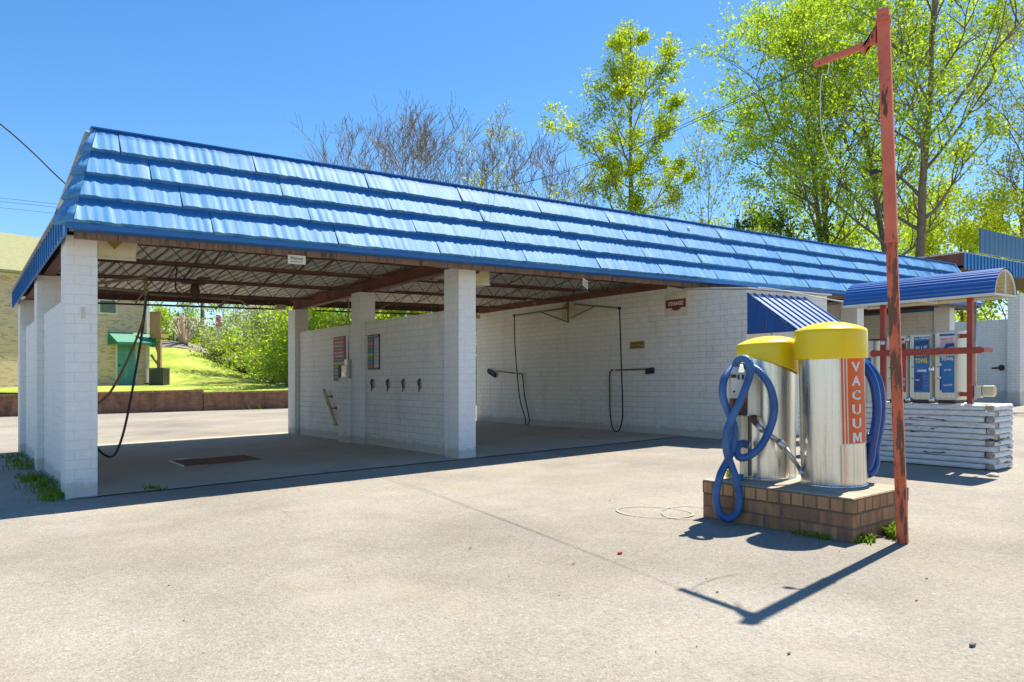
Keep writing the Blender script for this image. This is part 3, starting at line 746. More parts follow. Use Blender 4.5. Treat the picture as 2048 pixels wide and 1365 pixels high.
pts = [(228,802,6.1),(196,800,6.05),(178,832,5.98),(195,866,5.94),(240,858,5.92),(300,805,5.92),(348,705,5.92),(362,620,5.92),(346,535,5.92),(308,468,5.93),(262,430,5.98),
       (210,418,6.06),(158,428,6.05),(118,485,5.99),(112,570,5.97),(140,650,5.97),(166,720,5.97),(163,790,5.97),(140,870,5.95),(100,950,5.92),(79,1050,5.90),(92,1130,5.88),(138,1166,5.86),
       (183,1130,5.87),(192,1060,5.89),(175,970,5.91),(150,900,5.93),(129,830,5.92),(130,750,5.90),(155,675,5.89),(193,600,5.89),(228,510,5.89),(246,445,5.90),(238,398,5.92),(208,383,5.96),(180,400,6.02),(172,450,6.06)]
m = MB(); hose(m, [c6(*p) for p in pts], .031); m.build('hose', M['hose'], vb)
m = MB(); m.tube([c7(410,665,6.1), c7(480,690,6.12)], .03, 12); m.build('hose_port', M['chrome'], vb)
# litter by the left drum
m = MB(); p = c7(375,1085,6.1); m.cbox(p, .05, .05, .05, Matrix.Rotation(.4,4,'Z')); m.build('crumpled_wrapper', M['label_blue'], None, 'crumpled blue and green wrapper lying on the plinth beside the left drum', 'litter', bevel=.008)
m = MB(); p = c7(228,1085,6.2); m.tube([p, p+Vector((0,0,.06))], [.022,.012], 10); m.build('plastic_cup', M['yellow'], None, 'small yellow plastic cup standing behind the blue vacuum hose', 'litter')

# ------------------------------------------------------------------ leaning red pole
po = thing('light_pole', (5.237, 2.51, 0), 'tall leaning red steel pole with peeling paint and a bare side arm', 'pole')
base = Vector((5.237, 2.51, -.02)); top = Vector((5.13, 2.59, 3.62))
ux = Vector((math.cos(math.radians(20)), math.sin(math.radians(20)), 0)); vy = Vector((-ux.y, ux.x, 0))
def sqtube(mb, a, b, h):
    P = []
    for c in (a, b):
        for sx, sy in ((-1,-1),(1,-1),(1,1),(-1,1)): P.append(c + ux*sx*h + vy*sy*h)
    mb.add(P, [(0,3,2,1),(4,5,6,7),(0,1,5,4),(1,2,6,5),(2,3,7,6),(3,0,4,7)])
d_ = top - base
mid = base + d_*.575
m = MB(); sqtube(m, base, mid + d_*.01, .0345); m.build('lower_mast', mat('peeling_red_paint', (.68,.15,.055), .6, col2=(.42,.075,.035), scale=8, spots=(.15,.055,.03), spotscale=9, spotlo=.485, spotstretch=(3,3,.6), bump=.3), po, bevel=.004)
m = MB(); sqtube(m, mid, top, .0385); m.build('upper_mast', M['orange_paint'], po, bevel=.004)
m = MB(); sqtube(m, top - d_*.012, top - d_*.005, .046); sqtube(m, top - d_*.005, top + d_*.012, .038)
m.build('mast_cap', M['orange_paint'], po); m = MB(); sqtube(m, mid - d_*.003, mid + d_*.003, .041)
m.build('mast_joint', M['orange_paint'], po)
arm0 = top - d_*.040 + Vector((0,.05,0)); arm1 = Vector((5.216, 3.15, 3.50))
m = MB(); m.bar(arm0, arm1, .038, .038); m.prism([(-.0, .02),(.10,-.02),(.10,-.06),(0,.10)], 'x', -.02, .02)
for i in range(len(m.v)-8, len(m.v)): m.v[i] = m.v[i] + arm0
m.build('side_arm', M['orange_paint'], po)
def p3(x, y, f): return at(1400 + x/2.625, y/2.625, f)
m = MB(); q = p3(890,912,5.25); m.bar(q, p3(935,898,5.22), .03, .03); m.bar(p3(935,898,5.22), p3(965,905,5.2), .012, .012)
m.build('camera_bracket', M['dark'], po)
m = MB(); m.tube(smooth_path([arm1 + Vector((0,-.12,.03)), arm1+Vector((0,-.1,-.1)), p3(640,400,5.6), p3(632,520,5.6), p3(640,700,5.6), p3(690,860,5.6)], 6), .004, 5)
m.tube(smooth_path([arm0+Vector((0,0,.02)), p3(905,160,5.3), p3(880,210,5.35), p3(850,260,5.4)], 5), .005, 5)
m.build('loose_wire', M['white_metal'], po)
# overhead cables from the arm to the car wash roof and on to the pole
cb_ = MB()
for dz, X in ((0, 6.45), (.05, 6.35)):
    a = arm1 + Vector((0,-.05,.02)); b = Vector((X, 8.98, 3.93)); P = []
    for i in range(25):
        t = i/24; P.append(a.lerp(b, t) - Vector((0,0,(.12+dz)*4*t*(1-t))))
    cb_.tube(P, .0028, 5)
cb_.build('overhead_cable', M['dark'], None, 'pair of thin cables strung from the red pole arm to the blue roof', 'cable', origin=(6.4,8.98,3.9))

# ------------------------------------------------------------------ timber stand with vending machines
LX0, LX1, LY0, LY1, LZ = 9.45, 9.97, 3.5, 5.95, .745
ls = thing('timber_planter', ((LX0+LX1)/2, (LY0+LY1)/2, 0), 'stand of stacked peeling white landscape timbers below the towel dispensers', 'stand')
rnd = random.Random(3)
def timber(a, b, w=.10, h=.0665):
    h = h*rnd.uniform(.92,1.0)
    a = Vector(a); b = Vector(b); d = (b-a).normalized(); s_ = Vector((-d.y, d.x, 0)); n = 12; mm = MB()
    prof = []
    for k in range(14):
        t = 2*math.pi*k/14; cx, cz = math.cos(t), math.sin(t)
        prof.append((math.copysign(abs(cx)**.55, cx)*w/2, math.copysign(abs(cz)**.55, cz)*h/2))
    ns = 24; o = rnd.random()*20
    for i in range(ns+1):
        c = a.lerp(b, i/ns); e = .004*noise.noise(Vector((i*.35, o, 0)))
        for (px, pz) in prof:
            k = 1 - (.10 if i in (0, ns) else 0)
            mm.v.append(c + s_*(px*k + e) + Vector((0,0,pz*k + .003*noise.noise(Vector((i*.5, o, px*30))))))
    for i in range(ns):
        for k in range(14):
            k2 = (k+1) % 14; mm.face((i*14+k, i*14+k2, (i+1)*14+k2, (i+1)*14+k), None, True)
    mm.face(list(range(14))[::-1], None, False, 1); mm.face([ns*14+k for k in range(14)], None, False, 1)
    return mm.build('timber', [M['log'], M['log_end']], ls)
n_l = 11
for i in range(n_l):
    z = LZ - .034 - i*.0675
    j = lambda s_=.012: rnd.uniform(-s_, s_)
    long_first = i % 2 == 1
    y0 = LY0 + (.0 if long_first else .11) ; x0 = LX0 + (.11 if long_first else 0)
    timber((LX0+.05+j(.006), y0+j(), z), (LX0+.05+j(.006), LY1+j(), z))
    timber((x0+j(), LY0+.05+j(.006), z), (LX1+j(), LY0+.05+j(.006), z))
    timber((LX1-.05, LY0+.11, z), (LX1-.05, LY1, z))
    timber((LX0+.1, LY1-.05, z), (LX1-.1, LY1-.05, z))
m = MB(); m.box(LX0+.09, LX1-.09, LY0+.09, LY1-.09, -.02, LZ-.02); m.build('deck', M['cement'], ls)
ZT = LZ
def tx(mb, s_, y_left, z, wdt, hgt, X, bold=0, sk=0):       # lettering on a face that looks towards -x; left in the picture is +y
    mb.text(s_, (X, y_left, z), (0,-1,0), (0,0,1), wdt, hgt, (-1,0,0), .003, bold, shear=sk)
def disp(y0, y1, ztop, label, kind):
    X0, X1 = 9.50, 9.81; zb = ZT + .045
    t = thing('towel_dispenser', (X0+.15, (y0+y1)/2, ZT), label, 'vending machine', 'towel dispensers on the timber stand')
    m = MB(); m.box(X0+.014, X1, y0, y1, zb, ztop); m.build('cabinet', M['cabinet'], t, bevel=.006)
    m = MB(); m.box(X0-.004, X0+.014, y0+.012, y1-.006, zb+.02, ztop-.012); d = m.build('door', M['cabinet'], t, bevel=.004)
    m = MB(); yh = y1-.02
    for zz in (zb+.26, zb+.40, ztop-.2): m = MB(); m.ball((X0-.006, yh-.02, zz), .008, 8); m.build('lock', M['dark'], d)
    m = MB(); m.box(X0+.02, X1-.03, y0+.03, y1-.03, ZT, zb); m.build('foot', M['dark'], t)
    la, lb = y1-.058, y0+.020                                # label, left to right in the picture
    W = la-lb; z0 = zb+.09; z1 = ztop-.035; H = z1-z0; X = X0-.004
    m = MB()
    def q(mt, u0, u1, v0, v1, k=.0018):
        m_ = MB(); m_.box(X-k, X-.0002, la-u1*W, la-u0*W, z0+v0*H, z0+v1*H); return m_.build('label_panel', mt, d)
    def w_(mt, s_, u0, u1, v0, v1, bold=.02, sk=.0, tilt=0):
        m_ = MB(); m_.text(s_, (X-.003, la-u0*W, z0+v0*H), (0,-(u1-u0),tilt), (0,0,1), W, (v1-v0)*H, (-1,0,0), .0015, bold, shear=sk); return m_.build('lettering', mt, d)
    if kind == 'blue':
        q(M['label_blue'], 0, 1, 0, 1); q(M['label_navy'], .06, .55, .04, .36, .0024)
        w_(M['label_white'], 'ALL PURPOSE', .04, .96, .955, .985)
        w_(M['label_dark'], 'SUPER', .06, .94, .85, .915, .035, .2, .04); w_(M['label_white'], 'BLUE', .12, .86, .755, .825, .03, 0, .04)
        w_(M['label_yellow'], 'TOUCH', .1, .9, .645, .735, .03, 0, .05); w_(M['label_yellow'], 'TOWEL', .1, .9, .52, .61, .03, 0, .04)
        q(M['label_pink'], .22, .8, .37, .41, .0026); q(M['label_white'], .10, .36, .215, .230, .0028)
        for k in range(4): w_(M['label_coral'], 'TOWELS', .58, .96, .28-.055*k, .295-.055*k, 0)
    elif kind == 'pink':
        q(M['label_pink'], 0, 1, .5, 1); q(M['label_navy'], 0, 1, .965, 1, .0024); q(M['label_blue'], .14, 1, 0, .5, .002); q(M['label_navy'], 0, .16, .04, .46)
        w_(M['label_coral'], 'WINDOW', .06, .95, .88, .925, .02, .1, .05); w_(M['label_coral'], 'CLEANER', .1, .95, .825, .865, .01, .1, .05)
        m_ = MB(); car = [(.15,.72),(.35,.79),(.42,.83),(1,.84),(1,.78),(.6,.775),(.5,.745),(1,.74),(1,.72)]
        m_.prism([(la-u*W, z0+v*H) for u, v in car], 'x', X-.003, X-.0005); m_.build('car_outline', M['label_navy'], d)
        q(M['label_coral'], .1, 1, .655, .72, .0026)
        w_(M['label_white'], 'SOFT', .1, .62, .60, .66, .03, .1); w_(M['label_white'], 'TOWEL', .14, .95, .545, .60, .03, .1, .02)
        q(M['label_blue'], 0, 1, .50, .625, .0021)
        w_(M['label_white'], '$1.00', .32, .78, .365, .40, .03, 0, .02); w_(M['label_white'], 'PULL KNOB', .25, .85, .11, .14, .03, .1, .04)
        q(M['label_white'], -.12, .1, .24, .275, .003)
    else:
        q(M['label_red'], 0, 1, 0, 1); w_(M['label_white'], 'SUPER', .05, .95, .90, .95, .03, .1)
        w_(M['label_dark'], 'TIRE', .2, .95, .84, .885, .03); w_(M['label_yellow'], 'SHINE', .1, .95, .68, .76, .03)
        w_(M['label_white'], 'WET', .4, .95, .2, .26, .02); w_(M['label_white'], 'LOOK', .4, .95, .12, .17, .02)
    return t
disp(4.49, 4.755, ZT+.845, 'dispenser with a red label, half hidden behind the leaning red pole', 'red')
disp(4.21, 4.475, ZT+.85, 'dispenser with a bright blue label reading SUPER BLUE and yellow lettering', 'blue')
disp(3.93, 4.175, ZT+.87, 'dispenser with a pale pink and blue window cleaner label priced one dollar', 'pink')
# older cabinet at the far end
t = thing('vending_cabinet', (9.65, 5.15, ZT), 'older plain metal cabinet with a small blue label left of the towel dispensers', 'vending machine')
m = MB(); m.box(9.50, 9.86, 4.93, 5.33, ZT-.0, ZT+.80); m.build('cabinet', M['cabinet'], t, bevel=.005)
m = MB(); m.box(9.47, 9.90, 4.90, 5.36, ZT+.80, ZT+.815); m.build('cabinet_lid', M['dark'], t)
m = MB(); m.box(9.496, 9.4998, 4.955, 5.20, ZT+.36, ZT+.58); m.build('label_panel', M['label_blue'], t)
m = MB(); tx(m, 'Charmer', 5.12, ZT+.515, .145, .03, 9.495); tx(m, 'Center', 5.12, ZT+.465, .12, .028, 9.495); m.build('lettering', M['label_white'], t)
# pole-mounted canopy and security frame
cf = thing('canopy_stand', (9.62, 4.3, ZT), 'red steel frame with a blue corrugated barrel canopy over the towel dispensers', 'canopy')
for y in (3.83, 4.86):
    m = MB(); m.box(9.595, 9.655, y-.03, y+.03, ZT, 2.0); m.build('post', M['red_paint'], cf, bevel=.004)
m = MB(); m.box(9.40, 9.425, 3.63, 4.90, 1.375-.04, 1.375+.035); m.box(9.40, 9.65, 3.60, 3.63, 1.345, 1.40); m.tube([(9.39,4.87,1.372),(9.43,4.87,1.372)], .045, 16)
m.build('security_bar', M['red_paint'], cf, bevel=.004)
m = MB(); m.box(9.60,9.64,3.85,3.93,ZT+.78,ZT+.83); m.box(9.60,9.64,3.85,3.93,ZT+.09,ZT+.14); m.build('bracket', M['red_paint'], cf)
for (y, z) in ((4.20, ZT+.42), (4.20, ZT+.05), (4.48, ZT+.05), (4.49, ZT+.79), (4.80, ZT+.05), (4.80, ZT+.76)):
    m = MB(); m.ball((9.475, y, z), .024, 12, 1.3); m.tube([(9.47,y,z),(9.49,y,z)], .03, 12); m.build('padlock', M['chrome'], cf)
cy0, cy1, cx0, cx1, cz, chh = 3.45, 5.22, 9.30, 9.92, 1.995, .305
ccx = (cx0+cx1)/2; crx = (cx1-cx0)/2
m = MB(); na = 168; 
P_ = []
for i in range(na+1):
    a = math.pi*i/na; r = 1 + .012*math.sin(i*2*math.pi/8.0)
    for y in (cy0, cy1): P_.append((ccx - crx*r*math.cos(a), y, cz + chh*r*math.sin(a)))
m.add(P_, [(2*i, 2*i+1, 2*i+3, 2*i+2) for i in range(na)], smooth=True)
m.build('canopy_sheet', M['blue_awn'], cf)
m = MB()
P_ = []
for i in range(na+1):
    a = math.pi*i/na; r = .975 + .014*math.sin(i*2*math.pi/8.0)
    for y in (cy0+.01, cy1-.01): P_.append((ccx - crx*r*math.cos(a), y, cz + chh*r*math.sin(a)))
m.add(P_, [(2*i+2, 2*i+3, 2*i+1, 2*i) for i in range(na)], smooth=True); m.build('canopy_lining', M['cream'], cf)
for y in (cy0+.012, (cy0+cy1)/2, cy1-.012):
    m = MB(); m.tube([(ccx - crx*.93*math.cos(math.pi*i/20), y, cz + chh*.93*math.sin(math.pi*i/20)) for i in range(21)], .012, 6)
    m.box(cx0, cx1, y-.01, y+.01, cz-.012, cz+.008); m.box(ccx-.012, ccx+.012, y-.008, y+.008, cz, cz+chh*.95)
    m.build('canopy_rib', M['white_metal'], cf)
m = MB(); m.box(cx0-.006, cx0+.014, cy0, cy1, cz-.02, cz+.01); m.box(cx1-.014, cx1+.006, cy0, cy1, cz-.02, cz+.01); m.build('canopy_rail', M['white_metal'], cf)
m = MB(); m.tube([(9.69,3.80,ZT+.05),(9.69,3.80,1.95)], .012, 6); m.box(9.63,9.70,3.72,3.79,ZT+.07,ZT+.21); m.build('conduit', M['steel'], cf)
m = MB(); m.prism([(ZT+.10,0),(ZT+.21,0),(ZT+.215,.05),(ZT+.19,.1),(ZT+.11,.1),(ZT+.085,.05)], 'y', 3.60, 3.72)
for v in m.v: z_, x_ = v.x, v.z; v.x = 9.66 + x_; v.z = z_
m.build('flood_lamp', M['cream'], cf, bevel=.006)
m = MB(); m.tube(smooth_path([(10.9,7.61,2.57),(10.5,6.9,2.43),(9.95,5.85,2.18),(9.62,5.24,2.05)], 6), .009, 8); m.build('overhead_conduit', M['white_metal'], None, 'white conduit running from the car wash roof down to the blue barrel canopy', 'conduit')
# stones at the stand's corner
m = MB(); 
for (u, y, s_) in ((1986,953,.06),):
    p = onG(u, y); b = len(m.v); m.ball(p+Vector((0,0,s_*.2)), s_, 8, .45)
    for i in range(b, len(m.v)): m.v[i] += Vector((.01*rnd.uniform(-1,1), .02*rnd.uniform(-1,1), .008*rnd.uniform(-1,1)))
m.build('broken_asphalt', M['cement'], None, 'broken lump of paving at the foot of the white timber stand', 'rubble')

# ------------------------------------------------------------------ signs and fittings on the walls
def wallbox(mb, u0, y0, u1, y1, X, t=.01):
    a = onX(u0, y0, X); b = onX(u1, y1, X)
    mb.box(X-t, X, min(a.y,b.y), max(a.y,b.y), min(a.z,b.z), max(a.z,b.z)); return a, b
WX = RX0
t_ = thing('change_sign', (WX-.01, 8.55, 2.3), 'cream sign with CHANGE in white on a maroon arrow, high on the white wall', 'sign')
a, b = onX(1329.5, 588, WX), onX(1376, 630, WX)
ya, yb_, za, zb_ = a.y, b.y, 2.33+.27, 2.33-.14
m = MB(); m.box(WX-.012, WX-.002, yb_, ya, zb_, za); m.build('board', M['sign_white'], t_, bevel=.003)
L = ya-yb_; m = MB(); m.box(WX-.0145, WX-.0125, yb_+.07*L, ya-.06*L, zb_+.155, zb_+.31)
cy_ = yb_+.48*L
m.prism([(cy_-.085, zb_+.155), (cy_-.12, zb_+.135), (cy_, zb_+.095), (cy_+.12, zb_+.135), (cy_+.085, zb_+.155)], 'x', WX-.0145, WX-.0125)
m.build('arrow_panel', M['maroon'], t_)
m = MB(); m.text('CHANGE', (WX-.0145, ya-.19*L, zb_+.198), (0,-1,0), (0,0,1), .63*L, .075, (-1,0,0), .002, .04); m.build('lettering', M['label_white'], t_)
t_ = thing('caution_sign', (WX-.01, 9.9, 1.6), 'small worn yellow sign with faded lettering on the white wall', 'sign')
a, b = onX(1260, 684, WX), onX(1289, 697, WX)
m = MB(); m.box(WX-.008, WX-.001, b.y, a.y, b.z, a.z); m.build('board', mat('dirty_yellow', (.36,.27,.04), .7, col2=(.16,.13,.05), scale=9, amt=.8), t_, bevel=.004)
m = MB(); m.text('Use Change', (WX-.0085, a.y-.03, (a.z+b.z)/2+.012), (0,-1,0), (0,0,1), (a.y-b.y)*.82, .035, (-1,0,0), .002, .01); m.text('In Bays', (WX-.0085, a.y-.07, b.z+.02), (0,-1,0), (0,0,1), (a.y-b.y)*.6, .03, (-1,0,0), .002, .01)
m.build('lettering', M['label_dark'], t_)
t_ = thing('hanging_sign', (2.9, 8.66, 2.55), 'small white hanging sign reading Welcome below the roof edge of the left bay', 'sign', 'hanging bay signs')
a, b = onY(575.5, 509.5, 8.64), onY(611, 530, 8.64)
m = MB(); m.box(a.x, b.x, 8.635, 8.643, b.z, a.z); m.build('board', M['sign_white'], t_, bevel=.003)
m = MB(); m.text('Welcome', (a.x+.03, 8.634, (a.z+b.z)/2-.005), (1,0,0), (0,0,1), (b.x-a.x)*.72, .04, (0,-1,0), .002, .0, shear=.25); m.build('lettering', M['label_dark'], t_)
m = MB(); m.box(a.x+.03, b.x-.04, 8.632, 8.634, b.z+.022, b.z+.030); m.build('underline', M['label_blue'], t_)
m = MB(); m.tube([(a.x+.04,8.64,a.z),(a.x+.04,8.66,a.z+.05)], .003, 5); m.tube([(b.x-.04,8.64,a.z),(b.x-.04,8.66,a.z+.05)], .003, 5); m.build('hanger', M['dark'], t_)
a, b = onY(1166, 559, 8.64), onY(1181, 574, 8.64)
t_ = thing('hanging_sign', (a.x, 8.66, b.z), 'tiny white sign with green lettering hanging over the second bay', 'sign', 'hanging bay signs')
m = MB(); m.add([(a.x,8.64,b.z+.02),(b.x,8.7,b.z-.04),(b.x,8.7,a.z-.01),(a.x,8.64,a.z+.02),(a.x,8.65,b.z+.02),(b.x,8.71,b.z-.04),(b.x,8.71,a.z-.01),(a.x,8.65,a.z+.02)],
    [(0,1,2,3),(7,6,5,4),(0,4,5,1),(1,5,6,2),(2,6,7,3),(3,7,4,0)]); m.build('board', M['label_white'], t_)
gm = mat('green_print', (.02,.20,.14), .5)
m = MB()
for i, s_ in enumerate(('THANK', 'YOU', 'CALL', 'AGAIN')): m.text(s_, (a.x+.012, 8.639, a.z-.02-.045*i-.02), (1,.35,-.2), (0,0,1), (b.x-a.x)*.75, .026, (0,-1,0), .003, .02)
m.build('lettering', gm, t_)
# menu boards on the middle wall
def menu(u0, y0, u1, y1, X, label, cols, dark, kind):
    a, b = onX(u0, y0, X), onX(u1, y1, X)
    t_ = thing('menu_board', (X-.01, (a.y+b.y)/2, b.z), label, 'sign', 'menu boards in the left bay')
    Y1, Y0_, Z0, Z1 = a.y, b.y, b.z, a.z
    m = MB(); m.box(X-.012, X-.001, Y0_, Y1, Z0, Z1); m.build('board', dark, t_, bevel=.002)
    L = Y1-Y0_; H = (Z1-Z0)
    m = MB(); m.text('SELECTIONS' if kind else 'PRICE LIST', (X-.012, Y1-.1*L, Z1-.07*H), (0,-1,0), (0,0,1), .8*L, .035*H, (-1,0,0), .002, .01); m.build('lettering', M['label_white'], t_)
    n = len(cols); 
    for i, c in enumerate(cols):
        z1 = Z1 - .10*H - i*(.86*H/n); z0 = z1 - .86*H/n*.86
        m = MB()
        if kind: m.prism([(Y1-.04*L, z0), (Y1-.04*L, z1), (Y1-.50*L, z1), (Y1-.40*L, z0)], 'x', X-.0135, X-.0122)
        else: m.box(X-.0135, X-.0122, Y0_+.06*L, Y1-.06*L, z0, z1)
        m.build('colour_band', c, t_)
        m = MB()
        if kind: m.box(X-.0132, X-.0122, Y0_+.07*L, Y1-.56*L, z0, z1); m.build('text_field', M['label_pink'], t_)
        m = MB(); m.text(('RINSE','WAX','FOAM','SOAP','TIRE','PRE SOAK','BRUSH','STOP','RINSE','WAX')[i % 10], (X-.0137, Y1-(.55*L if kind else .16*L), z0+.3*(z1-z0)), (0,-1,0), (0,0,1), (.3 if kind else .66)*L, .4*(z1-z0), (-1,0,0), .0015, .02); m.build('lettering', M['label_dark' if kind else 'label_white'], t_)
cm = lambda n, c: mat(n, c, .5)
CC = {k: cm('print_'+k, v) for k, v in dict(orange=(.50,.13,.02), teal=(.03,.24,.27), green=(.08,.27,.04), yellow=(.50,.42,.03), olive=(.22,.21,.12), lilac=(.32,.24,.36), navy=(.04,.10,.30), pink=(.52,.16,.20), red=(.30,.03,.04), grey=(.25,.25,.24), slate=(.14,.20,.30)).items()}
menu(736.5, 671, 760, 739, 5.882, 'narrow menu board with a black frame and two columns right of the wall pier', [CC[k] for k in ('olive','lilac','orange','teal','yellow','green','teal','orange')], M['label_dark'], True)
menu(668, 675, 691, 762, 5.882, 'taller menu board with rainbow bands left of the wall pier', [CC[k] for k in ('orange','grey','red','pink','pink','navy','yellow','green','teal','slate','navy')], CC['red'], False)
# coin meter on its shoulder
t_ = thing('coin_meter', (5.75, 12.8, 1.13), 'metal coin meter box on the brick shoulder below the conduit', 'meter box')
m = MB(); m.box(5.70, 5.86, 12.57, 12.78, 1.185, 1.41); m.build('cabinet', M['cabinet'], t_, bevel=.006)
m = MB(); m.box(5.72, 5.86, 12.57, 12.70, 1.41, 1.52); m.build('upper_box', M['cabinet'], t_, bevel=.006)
m = MB(); m.box(5.69, 5.86, 12.785, 12.90, 1.19, 1.41); m.build('selector_dial', M['dark'], t_, bevel=.01)
m = MB(); m.box(5.692,5.70,12.60,12.75,1.21,1.29); m.build('coin_slot', M['chrome'], t_)
m = MB(); m.tube([(5.77,12.61,1.52),(5.77,12.61,2.63)], .011, 8); m.build('conduit', M['steel'], t_)
# mat clamps
t0 = None
for i, (u, lab) in enumerate(((746.5,'rusty floor mat clamp nearest the black framed menu board'),(778,'second rusty mat clamp from the menu board'),(809,'third rusty mat clamp from the menu board'),(841.5,'rusty mat clamp nearest the front column'))):
    p = onX(u, 768, 5.885)
    if t0 is None:
        t0 = thing('mat_clamp', (5.885, p.y, p.z), lab, 'clamp', 'mat clamps on the middle wall')
        m = MB(); m.box(5.866, 5.884, p.y-.02, p.y+.02, p.z-.07, p.z+.08); m.build('plate', mat('pinkish_rusty_plate', (.42,.28,.22), .7, col2=(.16,.07,.05), scale=30), t0, bevel=.003)
        m = MB(); m.bar((5.866,p.y,p.z+.08), (5.835,p.y,p.z+.03), .022, .022); m.bar((5.835,p.y,p.z+.03), (5.86,p.y,p.z-.06), .022, .018); m.build('jaw', M['rust'], t0)
        m = MB(); m.tube([(5.86,p.y,p.z-.05),(5.85,p.y,p.z-.13)], [.014,.008], 6); m.build('spring', M['rust'], t0)
        yb0 = p.y
    else:
        dup(t0, (0, p.y-yb0, 0), lab)
# white pipe holder leaning on the wall
t_ = thing('wand_holder', (5.8, 13.5, .7), 'pale grey plastic pipe wand holder slanting down the middle wall', 'pipe')
a, b = onX(647, 780, 5.80), onX(672, 848, 5.80)
m = MB(); m.tube([a, a.lerp(b,.5)], .035, 12); m.tube([a.lerp(b,.48), b], [.035,.026], 12); m.tube([b, b+Vector((0,.0,-.03))], .045, 12); m.build('pipe', M['cream'], t_)
m = MB(); q1 = a.lerp(b,.2); q2 = a.lerp(b,.55); 
for q in (q1, q2): m.tube([q, q+Vector((.085,-.10,0))], .012, 6); m.ball(q+Vector((.075,-.10,0)), .022, 8)
m.build('bracket', M['rust_beam'], t_)
# flood lights under the front edge
def light(u0, u1, y0, y1, Y, label):
    a, b = onY(u0, y0, Y), onY(u1, y1, Y); x0, x1, z1, z0 = a.x, b.x, a.z, b.z
    t_ = thing('flood_light', ((x0+x1)/2, Y+.1, z0), label, 'light', 'floodlights behind the front columns')
    m = MB(); w_ = x1-x0
    m.add([(x0,Y,z0),(x1-.06*w_,Y,z0),(x1,Y,z1),(x0,Y,z1),(x0,Y+.34,z0+.05),(x1-.06*w_,Y+.34,z0+.05),(x1,Y+.34,z1),(x0,Y+.34,z1)],
          [(0,1,2,3),(7,6,5,4),(0,4,5,1),(1,5,6,2),(2,6,7,3),(3,7,4,0)])
    m.build('housing', M['cream'], t_, bevel=.008)
    m = MB(); m.prism([(x0+.12*w_, z1-.005), (x0+.68*w_, z1-.005), (x0+.40*w_, z0+.45*(z1-z0))], 'y', Y-.008, Y-.001)
    m.build('drawn_reflection', mat('olive_reflection', (.30,.24,.05), .4, col2=(.14,.11,.03), scale=10), t_)  # V-shaped reflection put on the housing face as a dark wedge
    m = MB(); m.box(x0, x1-.05*w_, Y-.012, Y+.004, z0-.012, z0+.008); m.tube([((x0+x1)/2,Y-.02,z1-.02),((x0+x1)/2,Y+.02,z1-.02)], .012, 8); m.build('lens_rim', M['cream'], t_)
light(196, 276, 474, 521, 8.98, 'yellowed box floodlight beside the left front column')
t_ = thing('flood_light', (6.15, 9.1, 2.5), 'cream quarter-round floodlight beside the middle front column', 'light', 'floodlights behind the front columns')
a, b = onY(950, 540, 9.15), onY(977, 570, 9.15); x1 = b.x; x0 = 6.09; z0 = b.z; z1 = a.z
m = MB(); m.prism([(x0, z0), (x1, z0), (x1, z1), (x1-.16, z1), (x1-.2, z1-.05), (x1-.27, z0+.13), (x0, z0+.10)], 'y', 9.12, 9.42); m.build('housing', M['cream'], t_, bevel=.006)
m = MB(); m.box(x0, x1+.006, 9.112, 9.43, z0-.012, z0+.004); m.build('lens_rim', M['sign_white'], t_)
m = MB(); p = onY(1350/2.1, 0, 9); 
# meter on the left column
t_ = thing('switch_plate', (1.1, 8.97, 1.6), 'small white switch plate high on the left front column', 'switch')
a, b = onY(162.5, 616, 8.978), onY(170, 638, 8.978)
m = MB(); m.box(a.x, b.x, 8.966, 8.979, b.z, a.z); m.build('plate', M['sign_white'], t_, bevel=.004)
m = MB(); m.box(a.x+.008, b.x-.008, 8.958, 8.966, a.z-.055, a.z-.02); m.tube([((a.x+b.x)/2,8.966,b.z+.02),((a.x+b.x)/2,8.955,b.z+.02)], .006, 8); m.build('toggle', M['steel'], t_)
# floor grate
a = onG(372, 918); b = onG(522, 913)
t_ = thing('drain_grate', (3.1, 11.7, .012), 'rusty slatted drain grate set in the floor of the left bay', 'drain grate')
gx0, gx1, gy0, gy1 = 2.60, 3.66, 11.05, 11.75
m = MB()
for i in range(26): m.box(gx0+i*(gx1-gx0)/26, gx0+i*(gx1-gx0)/26+.022, gy0, gy1, .016, .034)
for y in (gy0, (gy0+gy1)/2, gy1): m.box(gx0, gx1, y-.01, y+.01, .014, .03)
m.build('slats', mat('rusty_grate', (.26,.11,.05), .8), t_)
m = MB(); m.box(gx0, gx1, gy0, gy1, .013, .0155); m.build('pit', M['dark'], t_)
m = MB(); m.box(gx0-.035, gx0-.005, gy0-.05, gy1+.03, .013, .030); m.build('frame', M['white_metal'], t_)
m = MB(); p = onG(368, 920); m.box(p.x-.09, p.x+.10, p.y-.03, p.y+.03, .014, .022); m.build('paper_scrap', M['label_white'], None, 'white paper scrap lying left of the floor grate', 'litter')

# ------------------------------------------------------------------ overhead booms and hoses
t_ = thing('wash_boom', (2.9, 11.7, 2.75), 'ceiling swivel with two tan pipe arms in the left bay', 'boom')
Yb = 11.75
def py(u, y, Y=Yb): return onY(u, y, Y)
c = py(390, 582)
m = MB(); m.tube([c+Vector((0,0,.10)), c+Vector((0,0,-.02)), c+Vector((0,0,-.05)), c+Vector((0,0,-.12))], [.05,.075,.06,.03], 12); m.cbox(c+Vector((-.02,0,.12)), .32, .12, .05); m.cbox(c+Vector((.12,0,.19)), .16, .1, .03); m.build('swivel', M['rust'], t_)
m = MB(); a = c+Vector((.02,0,-.09)); m.tube([a, py(482,602), py(495,612)], .017, 8)
m.tube([py(455,604), py(430,618)], .01, 6)
m.build('arm', M['pipe_tan'], t_)
m = MB(); a = c+Vector((-.02,0,-.09)); m.tube([a, py(300,590)], .016, 8); m.build('arm', M['pipe_tan'], t_)
